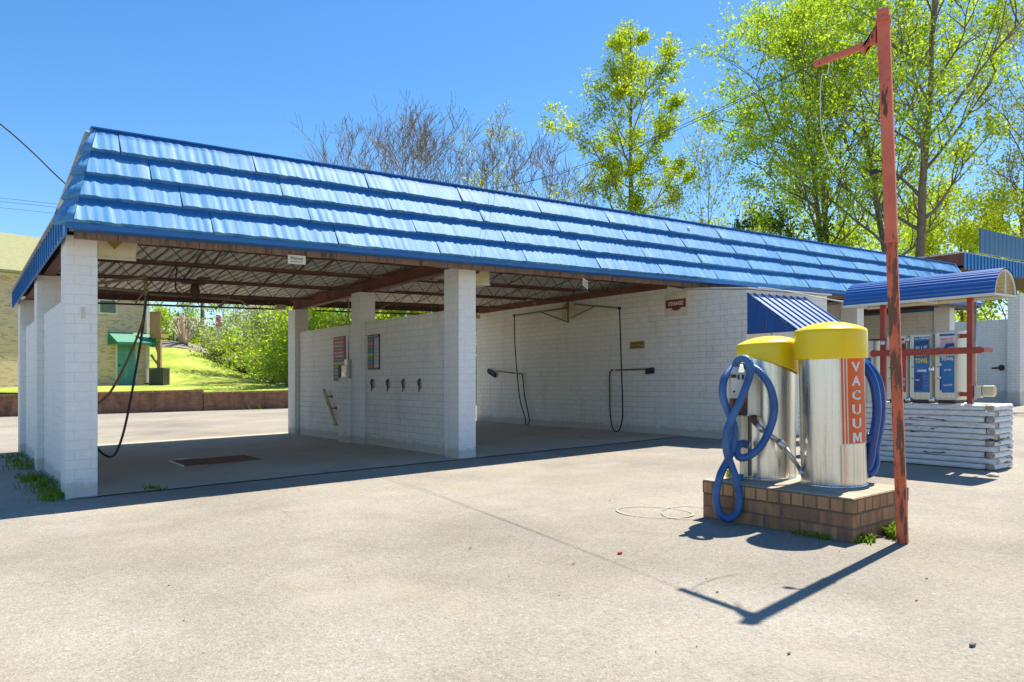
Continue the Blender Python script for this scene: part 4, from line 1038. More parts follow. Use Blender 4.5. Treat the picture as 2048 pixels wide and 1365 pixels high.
m = MB(); m.tube(smooth_path([c+Vector((-.25,0,.32)), c+Vector((-.27,0,.12)), c+Vector((-.26,0,.0)), c+Vector((-.18,0,-.05)), c+Vector((-.06,0,.02))], 6), .012, 7); m.build('feed_pipe', M['rust'], t_)
t_ = thing('wash_boom', (1.4, 9.4, 2.6), 'tan gate boom hinged on the left front column with a hose hanging from its tip', 'boom')
Yc = 10.2
tip = onY(291, 556, Yc)
m = MB(); m.tube([onY(190,568,9.7), onY(270,558,Yc), tip], .018, 8); m.tube([onY(190,576,9.7), onY(208,577,9.75), onY(286,583,Yc)], .018, 8); m.build('arm', M['pipe_tan'], t_)
m = MB(); m.tube([tip+Vector((0,0,.03)), onY(291,592,Yc)], .022, 8); m.ball(onY(291,583,Yc), .035, 8); m.build('tip_swivel', M['pipe_tan'], t_)
hs = MB(); hs.tube(smooth_path([onY(291.5,590,Yc), onY(286,640,Yc), onY(262,705,10.1), onY(225,778,10.0), onY(196,808,9.9), onY(176,822,9.8)], 8), .014, 8)
hs.build('amber_hose', M['brass_hose'], t_)
hs = MB(); hs.tube(smooth_path([onY(293,590,Yc), onY(285,660,Yc), onY(272,740,Yc), onY(252,845,10.15), onY(236,898,10.1), onY(222,914,10.05), onY(205,907,9.9), onY(190,889,9.8), onY(176,860,9.7)], 10), .014, 8)
hs.build('black_hose', M['black_rubber'], t_)
# wall mounted double boom in the second bay
XB = 10.40
def pb(u, y, X=XB): return onX(u, y, X)
t_ = thing('wash_boom', (10.6, 11.6, 2.5), 'double swing boom of tan pipe bracketed high on the long white wall', 'boom')
m = MB(); a, b = onX(1137,606,10.62), onX(1149,637,10.62)
m.box(10.44, 10.645, b.y, a.y+.02, b.z, a.z); m.build('wall_bracket', M['cream'], t_, bevel=.006)
m = MB(); m.tube([pb(1136,604), pb(1136.5,646)], .022, 8); m.build('pivot', M['pipe_tan'], t_)
m = MB(); m.tube([pb(1134,616), pb(1028.5,631.5)], .019, 8); m.tube([pb(1080,624), pb(1137,645)], .015, 8); m.tube([pb(1134,608), pb(1126,616), pb(1136,620)], .012, 8); m.build('arm', M['pipe_tan'], t_)
m = MB(); m.tube([onX(1150,609,10.2), onX(1238,616.5,9.9)], .019, 8); m.tube([onX(1190,613,10.1), onX(1142,636,10.3)], .015, 8); m.build('arm', M['pipe_tan'], t_)
m = MB(); m.ball(pb(1028.5,631.5), .035, 8); m.ball(onX(1239,617,9.9), .035, 8); m.build('tip_swivel', M['dark'], t_)
def brush(name, label, head, hpts, handle, hosep, X):
    t_ = thing('foam_brush', handle[0], label, 'brush', 'foaming brushes on the long white wall')
    m = MB(); m.tube(handle, .014, 8); m.build('handle', M['brass_hose'], t_)
    m = MB(); a, b = head
    m.bar(a, b, .07, .05, up=(1,0,0)); hd = m.build('brush_head', M['dark'], t_, bevel=.008)
    m = MB(); d = (b-a); side_ = Vector((-.4,0,-1)).normalized()
    for i in range(24):
        q = a.lerp(b, (i+.5)/24)
        for k in range(3): m.tube([q+Vector((.02*(k-1),0,0)), q + Vector((.02*(k-1),.004*math.sin(i*5),-.075))], .006, 4, caps=False)
    m.build('bristles', mat('navy_bristle', (.012,.02,.05), .8), hd)
    m = MB(); m.tube(smooth_path(hosep, 10), .013, 8); m.build('hose', M['black_rubber'], t_)
    m = MB(); m.tube([handle[-1], handle[-1].lerp(handle[0], .06)], .022, 8); m.build('ferrule', M['sign_white'], t_)
XW = 10.60
brush('foam_brush', 'foam brush with a rusty handle at the rear end of the long white wall', (onX(976,740,XW), onX(991,750,XW)), None,
      [onX(992,742,XW), onX(1034,748,XW)],
      [onX(1028.5,632,10.4), onX(1030,690,10.42), onX(1034,745,10.5), onX(1040,800,10.55), onX(1050,835,10.55), onX(1050,849,10.55), onX(1040,853.5,10.5), onX(1025,854,10.4), onX(1035,855,10.38), onX(1048,855,10.42), onX(1058,845,10.48), onX(1056,825,10.55), onX(1049,790,10.58), onX(1045,752,10.6), onX(1041,748,10.6), onX(1034,748,10.6)], XW)
brush('foam_brush', 'foam brush with a yellow handle nearer the front, beside the small yellow sign', (onX(1292,741,XW), onX(1307,739,XW)), None,
      [onX(1290,738.5,XW), onX(1228,741,XW)],
      [onX(1239,617,9.9), onX(1241,680,9.95), onX(1243,740,10.1), onX(1245,800,10.25), onX(1245,835,10.35), onX(1240,857,10.42), onX(1232,864,10.45), onX(1225,855,10.48), onX(1220.5,830,10.52), onX(1219.5,790,10.55), onX(1219.5,750,10.58), onX(1223,741,10.6), onX(1228,741,10.6)], XW)
m = MB(); m.box(9.9, 10.3, 15.4, 15.6, .012, .11); m.build('parking_block', mat('mossy_block', (.14,.11,.05), .9), None, 'low mossy block on the floor at the rear of the second bay', 'block', bevel=.02)
# dark rear view mirrors of the ceiling: junction boxes
for (u, y, Y, lab) in ((561, 615, 15.2, 'small pale junction box under the ceiling of the left bay beside the rear column'), (951, 634, 15.3, 'small pale junction box under the ceiling beside the long wall')):
    p = onY(u, y, Y); m = MB(); m.cbox(p, .2, .12, .10); m.build('junction_box', M['cream'], None, lab, 'electrical box', bevel=.008)
# ================================================================== background
# ------------------------------------------------------------------ retaining wall and lawn
WA, WB_ = Vector((1.44, 32.3, 0)), Vector((10.5, 28.4, 0)); wd = (WB_-WA).normalized(); wn = Vector((-wd.y, wd.x, 0))
def wallrun(t0, t1, ztop, label):
    a, b = WA+wd*t0, WA+wd*t1
    t_ = thing('retaining_wall', ((a.x+b.x)/2, (a.y+b.y)/2, 0), label, 'wall', 'brick retaining walls')
    m = MB(); L = t1-t0
    Mx = Matrix((wd, wn, Vector((0,0,1)))).transposed().to_4x4(); Mx.translation = a
    def bx(z0, z1, d0, d1):
        bb = len(m.v); m.box(0, L, d0, d1, z0, z1, Mx)
    m.box(0, L, 0, .25, -.3, ztop-.07, Mx); 
    for k in range(len(m.f)):
        uv = []
        for i in m.f[k]: p = m.v[i]-a; uv.append((p.dot(wd)+p.dot(wn), p.z))
        m.uv[k] = uv
    m.build('brickwork', M['old_brick'], t_)
    m = MB(); m.box(-.01, L+.01, -.03, .28, ztop-.07, ztop, Mx)
    for k in range(len(m.f)):
        uv = []
        for i in m.f[k]: p = m.v[i]-a; uv.append((p.dot(wd)+p.dot(wn), p.z))
        m.uv[k] = uv
    m.build('capping', M['rowlock'], t_)
wallrun(-16, 6.75, .80, 'long brown brick retaining wall with a darker cap behind the left bay')
wallrun(6.78, 24, .70, 'lower stretch of brown brick retaining wall continuing behind the bays')
def fw(r): return 26.9 + .24*(r+18.2)
def smooth(t): t = max(0., min(1., t)); return t*t*(3-2*t)
def terr(r, f):
    a = r/f
    z = -.33 + .20*smooth((f-fw(r))/5)
    s_ = smooth((-.285-a)/.17)
    z += 2.42*s_*smooth((f-34.6)/13)
    z += .9*smooth((f-48)/30)
    z += .05*noise.noise(Vector((r*.4, f*.4, 0)))
    return z
def grassmat():
    m, nt, P = newmat('spring_lawn'); P.inputs['Roughness'].default_value = .9
    o = coords(nt, 'Object'); n = N(nt, "ShaderNodeTexNoise", Scale=.55, Detail=8, Roughness=.65); nt.links.new(o, n.inputs[0])
    c = ramp(nt, n.outputs[0], [(.3, (.16,.27,.015)), (.5, (.30,.37,.035)), (.68, (.42,.42,.09))])
    n2 = N(nt, "ShaderNodeTexNoise", Scale=9, Detail=6, Roughness=.8); nt.links.new(o, n2.inputs[0])
    c = mixc(nt, .6, c, ramp(nt, n2.outputs[0], [(.3, g3(.6)), (.7, g3(1.3))]), 'MULTIPLY')
    nt.links.new(c, P.inputs['Base Color'])
    b = N(nt, "ShaderNodeBump", Strength=.5, Distance=.05); nt.links.new(n2.outputs[0], b.inputs['Height']); nt.links.new(b.outputs[0], P.inputs['Normal'])
    return m
M['grass'] = grassmat()
m = MB(); A_ = [-.95 + i*.02 for i in range(96)]; T_ = [0,.3,.8,1.5,2.5,4,5.5,7,8,9,10,11,12,13,14,16,18,20,22,24,27,30,35,45,60,90,150]
rows = []
for a in A_:
    # first point lies on the back of the retaining wall
    f0 = (26.9 + .24*18.2)/(1 - .24*a); 
    for t in T_:
        f = f0 + t; r = a*f
        m.v.append(rf(r, f, terr(r, f)))
nT = len(T_)
for i in range(len(A_)-1):
    for j in range(nT-1): m.face((i*nT+j, (i+1)*nT+j, (i+1)*nT+j+1, i*nT+j+1), None, True)
m.build('lawn', M['grass'], kind='structure')
m = MB()   # gravel drive on top of the bank
P_ = []
for i in range(24):
    a = -.47 + i*.0044
    e_ = min(1, (23-i)/10)
    for f, dz in ((46.4+i*.15, 0), (47.6+i*.15, .42*e_), (52+i*.15, .42*e_)): r = a*f; P_.append(rf(r, f, terr(r, f)+.03+dz))
m.add(P_, [(3*i+q, 3*i+3+q, 3*i+4+q, 3*i+1+q) for i in range(23) for q in (0,1)])
m.build('mulch_bank', mat('grey_mulch', (.24,.20,.17), .9, scale=9), kind='structure')

# ------------------------------------------------------------------ trees
def leafmesh(name, pts, size, mt, parent, rs, droop=.3, aspect=.75):
    pts = np.asarray(pts, dtype=np.float64); n = len(pts); R = np.random.RandomState(rs)
    nrm_ = R.normal(size=(n,3)); nrm_[:,2] += .5; nrm_ /= np.linalg.norm(nrm_, axis=1)[:,None]
    t = R.normal(size=(n,3)); t -= nrm_*(t*nrm_).sum(1)[:,None]; t /= np.linalg.norm(t, axis=1)[:,None]
    b = np.cross(nrm_, t); s_ = size*(.6+.8*R.rand(n))[:,None]
    fold = nrm_*s_*.25
    V = np.stack([pts-t*s_, pts-b*s_*aspect*.8-fold*0+fold, pts+t*s_, pts+b*s_*aspect*.8+fold], axis=1).reshape(-1,3)
    V[:,2] += SH*np.clip(V[:,0], -20, 45)
    q = parent; O = np.array(parent.location)
    V -= O
    me = bpy.data.meshes.new(name); me.vertices.add(len(V)); me.vertices.foreach_set("co", V.astype(np.float32).ravel())
    me.loops.add(4*n); me.loops.foreach_set("vertex_index", np.arange(4*n, dtype=np.int32))
    me.polygons.add(n); me.polygons.foreach_set("loop_start", np.arange(0, 4*n, 4, dtype=np.int32)); me.polygons.foreach_set("loop_total", np.full(n, 4, dtype=np.int32))
    at_ = me.attributes.new("rnd", 'FLOAT', 'FACE'); at_.data.foreach_set("value", R.rand(n).astype(np.float32))
    me.materials.append(mt); me.update(); me.validate()
    o = bpy.data.objects.new(name, me); COL.objects.link(o); o.parent = parent
    return o
def grow(base, H, r0, rs, first=.3, spread=.28, lean=(0,0), up=.55, nprim=14, nsec=6, nter=4, env=None, rmin=.006, forks=1, wig=.05):
    """returns (branches as (points, radii), leaf anchor points)"""
    R = random.Random(rs); br = []; anchors = []
    stems = []
    for k in range(forks):
        pts = []; x = y = 0; dx, dy = (0,0) if forks == 1 else (R.uniform(-.16,.16), R.uniform(-.16,.16))
        Hk = H*(1 if k == 0 else R.uniform(.8,.97)); n = 14
        for i in range(n+1):
            t = i/n; x += R.uniform(-wig,wig)*H/n + dx*H/n + lean[0]*H/n; y += R.uniform(-wig,wig)*H/n + dy*H/n + lean[1]*H/n
            pts.append(Vector((base[0]+x, base[1]+y, base[2]+t*Hk)))
        rr = [max(.012, r0*(1-.93*(i/n)**.85)/(1 if forks == 1 else 1.25)) for i in range(n+1)]
        br.append((pts, rr, 8)); stems.append((pts, rr, Hk))
    def limb(p, d, L, r, lvl):
        n = 5 if lvl < 2 else 3; pts = [p]; q = p.copy(); d = d.copy()
        for i in range(n):
            d = (d + Vector((R.uniform(-.22,.22), R.uniform(-.22,.22), R.uniform(-.08,.22)*(1 if lvl < 2 else 1.2)))).normalized()
            q = q + d*L/n; pts.append(q.copy())
        rr = [max(rmin, r*(1-.8*i/n)) for i in range(n+1)]
        br.append((pts, rr, 5 if lvl < 2 else 3))
        if lvl == 0: cnt, fac = max(2, round(nsec*min(1, L/(H*spread*.8)))), .48
        elif lvl == 1: cnt, fac = nter, .5
        else:
            anchors.extend(pts[1:]); return
        for j in range(cnt):
            t = R.uniform(.25, 1.0) if j else 1.0; idx = min(n-1, int(t*n)); a = pts[idx].lerp(pts[idx+1], t*n-idx)
            dd = (pts[idx+1]-pts[idx]).normalized(); side_ = dd.cross(Vector((R.uniform(-1,1),R.uniform(-1,1),R.uniform(-1,1)))).normalized()
            nd = (dd*R.uniform(.5,1) + side_*R.uniform(.5,1.0) + Vector((0,0,up*.5))).normalized()
            limb(a, nd, L*fac*R.uniform(.7,1.25), r*.45, lvl+1)
    for (pts, rr, Hk) in stems:
        for j in range(nprim):
            t = first + (1-first)*((j+R.random()*.7)/nprim); t = min(t, .985)
            i = int(t*14); p = pts[i].lerp(pts[min(14,i+1)], t*14-i); ang = j*2.4 + R.uniform(-.5,.5)
            u_ = (t-first)/(1-first); e = env(u_) if env else math.sin(math.pi*(.12+.80*u_))
            L = H*spread*max(.12, e)*R.uniform(.75,1.2)
            el = up + .5*u_ + R.uniform(-.15,.15)
            d = Vector((math.cos(ang)*math.cos(el), math.sin(ang)*math.cos(el), math.sin(el)))
            limb(p, d, L, max(.012, rr[i]*.5), 0)
    zt = max(p.z for q in br for p in q[0]) - base[2]; k = H/zt
    for q in br:
        for p in q[0]: p.z = base[2] + (p.z-base[2])*k
    # anchors share the branch points, so they are already scaled
    return br, anchors
def bark(name, c, c2): return mat(name, c, .9, col2=c2, scale=3, stretch=(4,4,1), bump=.4, bscale=20)
M['bark'] = bark('grey_brown_bark', (.20,.16,.11), (.10,.08,.055)); M['bark_grey'] = bark('pale_bare_bark', (.28,.24,.20), (.16,.13,.11))
M['leaf_a'] = leafmat('bright_spring_leaf', (.62,.66,.045), (.28,.42,.025), .55)
M['leaf_b'] = leafmat('fresh_green_leaf', (.54,.64,.08), (.24,.40,.035), .55)
M['leaf_c'] = leafmat('yellow_green_leaf', (.60,.62,.05), (.36,.46,.03), .5)
M['leaf_d'] = leafmat('grey_green_leaf', (.40,.42,.16), (.20,.26,.06), .4)
M['leaf_e'] = leafmat('dark_evergreen_leaf', (.10,.17,.025), (.035,.08,.012), .3)
M['leaf_w'] = leafmat('pale_blossom_leaf', (.55,.56,.36), (.34,.42,.16), .4)
def tree(loc, H, r0, rs, label, lf=None, nleaf=0, lsize=.09, scatter=.35, cat='tree', group=None, name='tree', part='trunk', bk='bark', leafsel=None, **kw):
    t_ = thing(name, loc, label, cat, group)
    br, an = grow((loc[0], loc[1], loc[2]-.3), H, r0, rs, **kw)
    m = MB()
    for p, r, sg in br: m.tube(p, r, sg, caps=False)
    m.build(part, M[bk], t_)
    if lf:
        R = np.random.RandomState(rs+1); A = np.array([tuple(a) for a in an])
        if leafsel: A = A[[leafsel((p[2]-loc[2])/H, p) for p in A]]
        # leaves gather in clusters, so some twigs carry many and others few
        wgt = R.gamma(.5, 1, len(A))*(.25 + np.hypot(A[:,0]-loc[0], A[:,1]-loc[1])); wgt /= wgt.sum()
        idx = R.choice(len(A), nleaf, p=wgt); P_ = A[idx] + R.normal(size=(nleaf,3))*scatter*np.array([1,1,.8])
        leafmesh('crown', P_, lsize, M[lf], t_, rs)
    return t_
def ground_at(u, f):
    a = (u-1024)/1500.; return max(terr(a*f, f), -1.1)
def tp(u, f, z=None):
    p = rf((u-1024)/1500.*f, f, ground_at(u, f) if z is None else z); return (p.x, p.y, p.z)
def Hof(ytop, u, f): return (767-ytop)/1500.*f - ground_at(u, f)
# tall bright tree behind the roof
egg = lambda u: (math.sin(math.pi*min(1,(.16+.84*u)))**.6)*(1.0 if u < .6 else 1-.45*(u-.6)/.4)
tree(tp(1262,40), Hof(25,1262,40)-.3, .22, 11, 'tall narrow tree with bright yellow green spring leaves behind the middle of the blue roof', 'leaf_a', 26000, .07, .20, first=.33, spread=.150, nprim=28, nsec=7, nter=4, env=egg, up=.5, wig=.03)
# two big trees on the right
tree(tp(1672,38), Hof(-150,1672,38), .33, 23, 'big spreading green tree left of the red pole, trunk rising beside a second pale stem', 'leaf_b', 34000, .08, .28, first=.30, spread=.26, nprim=20, nsec=8, nter=4, forks=2, up=.6)
tree(tp(1822,34), Hof(-240,1822,34), .36, 31, 'large dark-trunked tree with green spring leaves right of the red pole', 'leaf_b', 36000, .08, .28, first=.30, spread=.24, nprim=22, nsec=8, nter=4, forks=2, up=.6, bk='bark')
tree(tp(2055,46), Hof(-60,2055,46), .26, 35, 'thinly leafed tree at the right edge above the second building', 'leaf_d', 14000, .085, .4, first=.25, spread=.26, nprim=16, nsec=7, nter=4)
tree(tp(1930,44), Hof(330,1930,44), .16, 36, 'young yellow green tree beyond the blue rooftop sign', 'leaf_c', 10000, .085, .35, first=.15, spread=.3, nprim=12, nsec=7, nter=4)
tree(tp(2015,41), Hof(395,2015,41), .14, 37, 'low yellow green tree behind the blue rooftop sign panel', 'leaf_c', 9000, .085, .35, first=.1, spread=.4, nprim=12, nsec=7, nter=4)
# bare and half bare trees along the ridge line of the roof
bare = [(648,44,255,.10,41,.30,.06),(690,43,215,.10,42,.26,0),(742,44,200,.11,43,.26,.05),(828,40,178,.14,44,.28,0),(890,42,195,.12,45,.30,.03),(985,40,195,.14,46,.27,0),(1032,42,250,.10,47,.26,0),(1090,40,235,.13,48,.30,0)]
labs = ['leftmost bare tree bending over the blue roof','slim bare tree second from the left above the blue roof','bare tree with arching twigs left of the densest bare crown','densest bare tree with upright twigs above the blue roof','wide bare tree forking low, right of the densest bare crown',
        'bare tree tipped with a few pale leaves near the roof middle','thin bare tree right of the pale-tipped tree','twiggy bare tree standing behind the small yellow bush']
for (u,f,yt,r0,rs,spd,ln), lb in zip(bare, labs):
    pale = lb.startswith('bare tree tipped')
    tree(tp(u,f), Hof(yt,u,f)-.2, r0*1.25, rs, lb, 'leaf_w' if pale else None, 500, .06, .15, group='bare trees behind the roof', bk='bark_grey', first=.38, spread=spd*.9, nprim=15, nsec=7, nter=5, up=.85, wig=.07, lean=(ln,0), forks=2 if rs in (44,45) else 1,
         rmin=.011, leafsel=(lambda t, p: t > .85) if pale else None)
thin = [(1340,42,300,.09,61,'leaf_a',900,'slender tree with sparse leaves right of the tall yellow green tree'),(1418,40,225,.10,62,'leaf_a',1500,'slim nearly bare tree right of the tall yellow green tree'),
        (1480,43,330,.08,63,'leaf_a',1200,'thin sparsely leafed sapling between the two leafy crowns'),(1205,38,330,.09,64,None,0,'small bare tree left of the tall yellow green trunk'),
        (1160,45,300,.08,65,'leaf_a',800,'sparse sapling behind the left edge of the tall yellow green crown'),(1765,44,300,.09,67,'leaf_b',4000,'slender leafy tree hidden behind the red pole'),(1575,45,250,.1,68,'leaf_b',5000,'slim leafy tree left of the big spreading tree')]
for (u,f,yt,r0,rs,lf,nl,lb) in thin:
    tree(tp(u,f), Hof(yt,u,f), r0, rs, lb, lf, nl, .075, .25, group='thin trees behind the roof', bk='bark_grey', first=.25, spread=.28, nprim=13, nsec=6, nter=5, up=.8)
tree(tp(1535,36), Hof(405,1535,36), .12, 71, 'dark evergreen standing just above the roof line', 'leaf_e', 9000, .07, .2, first=.1, spread=.3, nprim=24, nsec=6, nter=3, up=.05)
def bush(loc, W, H, rs, label, lf, nleaf, lsize=.07, group='shrubs behind the car wash', bk='bark_grey', name='shrub', twig=14):
    t_ = thing(name, loc, label, 'shrub', group); R = random.Random(rs); m = MB(); an = []
    for k in range(twig):
        ang = R.uniform(0, 6.28); el = R.uniform(.5, 1.4); L = H*R.uniform(.7,1.05); p = Vector((loc[0]+R.uniform(-.3,.3)*W*.5, loc[1]+R.uniform(-.3,.3)*W*.5, loc[2]-.1)); P_ = [p]
        d = Vector((math.cos(ang)*math.cos(el)*W/H, math.sin(ang)*math.cos(el)*W/H, math.sin(el)))
        for i in range(6):
            d = d + Vector((R.uniform(-.2,.2), R.uniform(-.2,.2), R.uniform(-.25,.1))); p = p + d.normalized()*L/6; P_.append(p)
            for q in range(3):
                e = p + Vector((R.uniform(-.3,.3)*W*.5, R.uniform(-.3,.3)*W*.5, R.uniform(-.1,.25)*H)); m.tube([p, e], [.010,.004], 3, caps=False); an += [p, e, p.lerp(e,.5)]
        m.tube(P_, [.035-.004*i for i in range(7)], 5, caps=False)
    m.build('stems', M[bk], t_)
    Rn = np.random.RandomState(rs); A = np.array([tuple(a) for a in an]); wgt = Rn.gamma(.8, 1, len(A)); wgt /= wgt.sum()
    Q = A[Rn.choice(len(A), nleaf, p=wgt)] + Rn.normal(size=(nleaf,3))*np.array([.22,.22,.2]); Q[:,2] = np.maximum(Q[:,2], loc[2]+.05)
    leafmesh('foliage', Q, lsize, M[lf], t_, rs)
    return t_
# yellow bushes peeping over the ridge
for (u,f,yt,W,rs,lb) in ((868,38,322,3.6,81,'yellow green bush showing over the roof below the densest bare tree'),(925,38,348,3.2,82,'low yellow green bush next along the roof ridge'),(1068,37,318,2.9,83,'bright yellow green bush standing highest over the roof middle')):
    z = ground_at(u,f); H = ((767-yt)/1500.*f - z)*.90; bush(tp(u,f), W, H, rs, lb, 'leaf_c', 11000, .06, twig=18)
# mass of light shrubs seen through the bays
i_ = 0
for (u,f,yt,W,rs,lf,nl,lb) in ((590,36,560,3.4,91,'leaf_w',11000,'pale grey green shrub seen through the left bay beside the rear column'),(545,41,590,4.0,92,'leaf_w',9000,'large pale shrub in the middle of the view through the left bay'),
                               (490,45,640,3.6,93,'leaf_d',9000,'greyish shrub at the left end of the hedge on the bank'),(620,34,540,4.6,94,'leaf_b',11000,'green shrub showing above the middle wall beside the rear column'),
                               (452,45,685,2.0,95,'leaf_d',5000,'lowest grey green shrub spilling onto the lawn'),(690,36,520,5.0,96,'leaf_b',11000,'bright green shrub above the middle wall between the piers'),
                               (780,36,540,5.2,97,'leaf_b',10000,'bright green shrub above the right part of the middle wall'),(860,37,560,4.6,98,'leaf_b',8000,'green shrub hidden mostly by the middle front column'),(955,35,600,4.6,99,'leaf_b',8000,'green shrub in the narrow gap beside the long white wall')):
    z = ground_at(u,f); bush(tp(u,f), W, (767-yt)/1500.*f - z, rs, lb, lf, nl, .075)
# backdrop of woodland
def wood(name, u0, u1, f0, f1, ytops, nl, lf, rs, label):
    R = np.random.RandomState(rs); t_ = thing(name, tp((u0+u1)/2, (f0+f1)/2), label, 'woodland'); t_['kind'] = 'stuff'
    P_ = []
    nc = 70
    cen = []
    for i in range(nc):
        u = u0 + (u1-u0)*R.rand(); f = f0 + (f1-f0)*R.rand(); k = (u-u0)/(u1-u0)*(len(ytops)-1); j = min(len(ytops)-2, int(k)); yt = ytops[j] + (ytops[j+1]-ytops[j])*(k-j)
        zt = (767-yt)/1500.*f*R.uniform(.3,1.0); p = rf((u-1024)/1500.*f, f, zt); cen.append((p.x,p.y,p.z, R.uniform(.9,2.2)))
    for c in cen:
        n = nl//nc; d = R.normal(size=(n,3)); d /= np.linalg.norm(d,axis=1)[:,None]; P_.append(np.array(c[:3]) + d*(c[3]*R.rand(n,1)**.4)*np.array([1,1,1.1]))
    leafmesh('foliage', np.concatenate(P_), .13, M[lf], t_, rs); return t_
wood('woodland', 1430, 2100, 52, 66, [470,430,440,400,430,420], 26000, 'leaf_a', 5, 'hazy light green woodland far behind the right half of the roof')
wood('woodland', 280, 420, 60, 72, [650,655,650,665], 8000, 'leaf_e', 6, 'dark green woodland beyond the clipped tree on the bank')
wood('woodland', 400, 1000, 58, 72, [680,650,610,560,560,600], 20000, 'leaf_b', 8, 'mid green woodland beyond the shrubs seen through the bays')
for (u,f,yt,rs,lb) in ((322,55,600,7,'thin leafless tree rising beyond the wooden deck'),(375,58,560,9,'thin half bare tree behind the clipped tree'),(450,56,560,10,'thin half bare tree right of the utility pole')):
    tree(tp(u,f), Hof(yt,u,f), .08, rs+200, lb, 'leaf_b', 1500, .08, .3, group='thin trees on the bank', bk='bark_grey', first=.2, spread=.3, nprim=12, nsec=6, nter=4, up=.8)
# ------------------------------------------------------------------ clipped crape myrtle
cu, cfr = 369, 48.5; cz_ = ground_at(cu, cfr)+.42; loc = tp(cu, cfr, cz_)
t_ = thing('clipped_tree', loc, 'hard pruned leafless pale tree fanning out on top of the grassy bank', 'tree'); m = MB(); R = random.Random(5)
for k in range(26):
    ang = R.uniform(0, 6.28); sp = R.uniform(.15,1.15); p = Vector(loc) + Vector((.12*math.cos(ang), .12*math.sin(ang), -.1)); P_ = [p]; d = Vector((math.cos(ang)*sp*.45, math.sin(ang)*sp*.45, 1))
    for i in range(5):
        d = (d + Vector((math.cos(ang)*.06*sp, math.sin(ang)*.06*sp, 0)) + Vector((R.uniform(-.09,.09), R.uniform(-.09,.09), 0))).normalized(); p = p + d*.31; P_.append(p)
    m.tube(P_, [.085,.075,.06,.05,.045,.04], 6)
    for q in range(4):
        e = p + Vector((R.uniform(-.22,.22), R.uniform(-.22,.22), R.uniform(.15,.42))); m.tube([p, e], [.03,.015], 4)
m.build('trunk', mat('pinkish_bare_bark', (.50,.38,.31), .8, scale=9), t_)
# utility pole, flag, gazebo
p = tp(405, 52); z1 = (767-560)/1500.*52 - ground_at(405,52)
t_ = thing('utility_pole', p, 'dark wooden utility pole standing right of the clipped tree on the bank', 'pole')
m = MB(); m.tube([Vector(p)-Vector((0,0,.3)), Vector(p)+Vector((0,0,z1))], [.17,.12], 10); m.build('mast', M['bark'], t_)
m = MB(); m.box(p[0]-1.0, p[0]+1.0, p[1]-.05, p[1]+.05, p[2]+z1-.6, p[2]+z1-.48); m.build('crossarm', M['bark'], t_)
p = Vector(tp(431, 53)); zz = ground_at(431,53); zt = (767-630)/1500.*53 - zz
t_ = thing('feather_banner', p, 'tall white feather banner with a pink top beside the utility pole', 'banner')
m = MB(); m.tube([p-Vector((0,0,.2)), p+Vector((0,0,zt))], .03, 6); m.build('mast', M['white_metal'], t_)
Rr = Vector((.8,-.6,0))
def strip(z0, z1, w0, w1, mt, nm):
    m = MB(); n = 8
    for i in range(n+1):
        t = i/n; w_ = w0+(w1-w0)*t; q = p + Vector((0,0,zt*(z0+(z1-z0)*t))); k = Vector((.04*math.sin(i*1.3), .04*math.cos(i), 0)); m.v += [q + k*.3, q + Rr*w_ + k]
    for i in range(n): m.face((2*i, 2*i+1, 2*i+3, 2*i+2), None, True)
    m.build(nm, mt, t_, solid=.01)
strip(.30, .72, .40, .50, mat('white_cloth', (.75,.72,.72), .8), 'banner_body'); strip(.725, .99, .50, .35, mat('pink_cloth', (.70,.22,.28), .8), 'banner_top')
p = Vector(tp(318, 60, (767-690)/1500.*60)); 
t_ = thing('gazebo', p, 'small white gazebo on the hill beyond the wooden deck', 'gazebo')
for sx in (-1.0, 1.0):
    for sy in (-1, 1):
        m = MB(); m.box(p.x+sx-.06, p.x+sx+.06, p.y+sy-.06, p.y+sy+.06, p.z-1, p.z+1.05); m.build('post', M['white_metal'], t_)
m = MB(); m.add([(p.x-1.3,p.y-1.3,p.z+1.05),(p.x+1.3,p.y-1.3,p.z+1.05),(p.x+1.3,p.y+1.3,p.z+1.05),(p.x-1.3,p.y+1.3,p.z+1.05),(p.x,p.y,p.z+1.6)], [(0,3,2,1),(0,1,4),(1,2,4),(2,3,4),(3,0,4)]); m.build('roof', M['white_metal'], t_)
m = MB(); m.box(p.x-1,p.x+1,p.y-1.02,p.y-.98,p.z-.6,p.z-.2); m.build('railing', M['white_metal'], t_)

# ------------------------------------------------------------------ brick house
K = rf(-17.4, 36, 0); K.z = 0
hd = (rf(-17.4-.515, 36-.857, 0) - rf(-17.4, 36, 0)); hd.z = 0; hd.normalize()     # runs to the left
hn = (rf(-17.4-.857, 36+.515, 0) - rf(-17.4, 36, 0)); hn.z = 0; hn.normalize()     # runs into the house
HZ0 = CAMZ - .14 - sh(K.x); EAV = CAMZ + 4.74 - sh(K.x); RDG = EAV + 2.35
hs_ = thing('brick_house', (K.x, K.y, HZ0), 'two storey tan brick house with a pale green shingle roof behind the car wash', 'house')
HM = Matrix((hd, hn, Vector((0,0,1)))).transposed().to_4x4(); HM.translation = Vector((K.x, K.y, 0))
def hbox(m, s0, s1, d0, d1, z0, z1): m.box(s0, s1, d0, d1, z0, z1, HM); return m
def huv(m):
    for k in range(len(m.f)):
        a, b, c = [m.v[i] for i in m.f[k][:3]]; nn = (b-a).cross(c-a).normalized(); uv = []
        for i in m.f[k]:
            p = m.v[i]-Vector((K.x,K.y,0)); s_, d_, z_ = p.dot(hd), p.dot(hn), p.z
            uv.append((s_, z_) if abs(nn.dot(hn)) > .6 else ((d_, z_) if abs(nn.dot(hd)) > .6 else (s_, d_)))
        m.uv[k] = uv
    return m
huv(hbox(MB(), 0, 16, 0, 9, HZ0-.5, EAV)).build('wall', M['house_brick'], hs_)
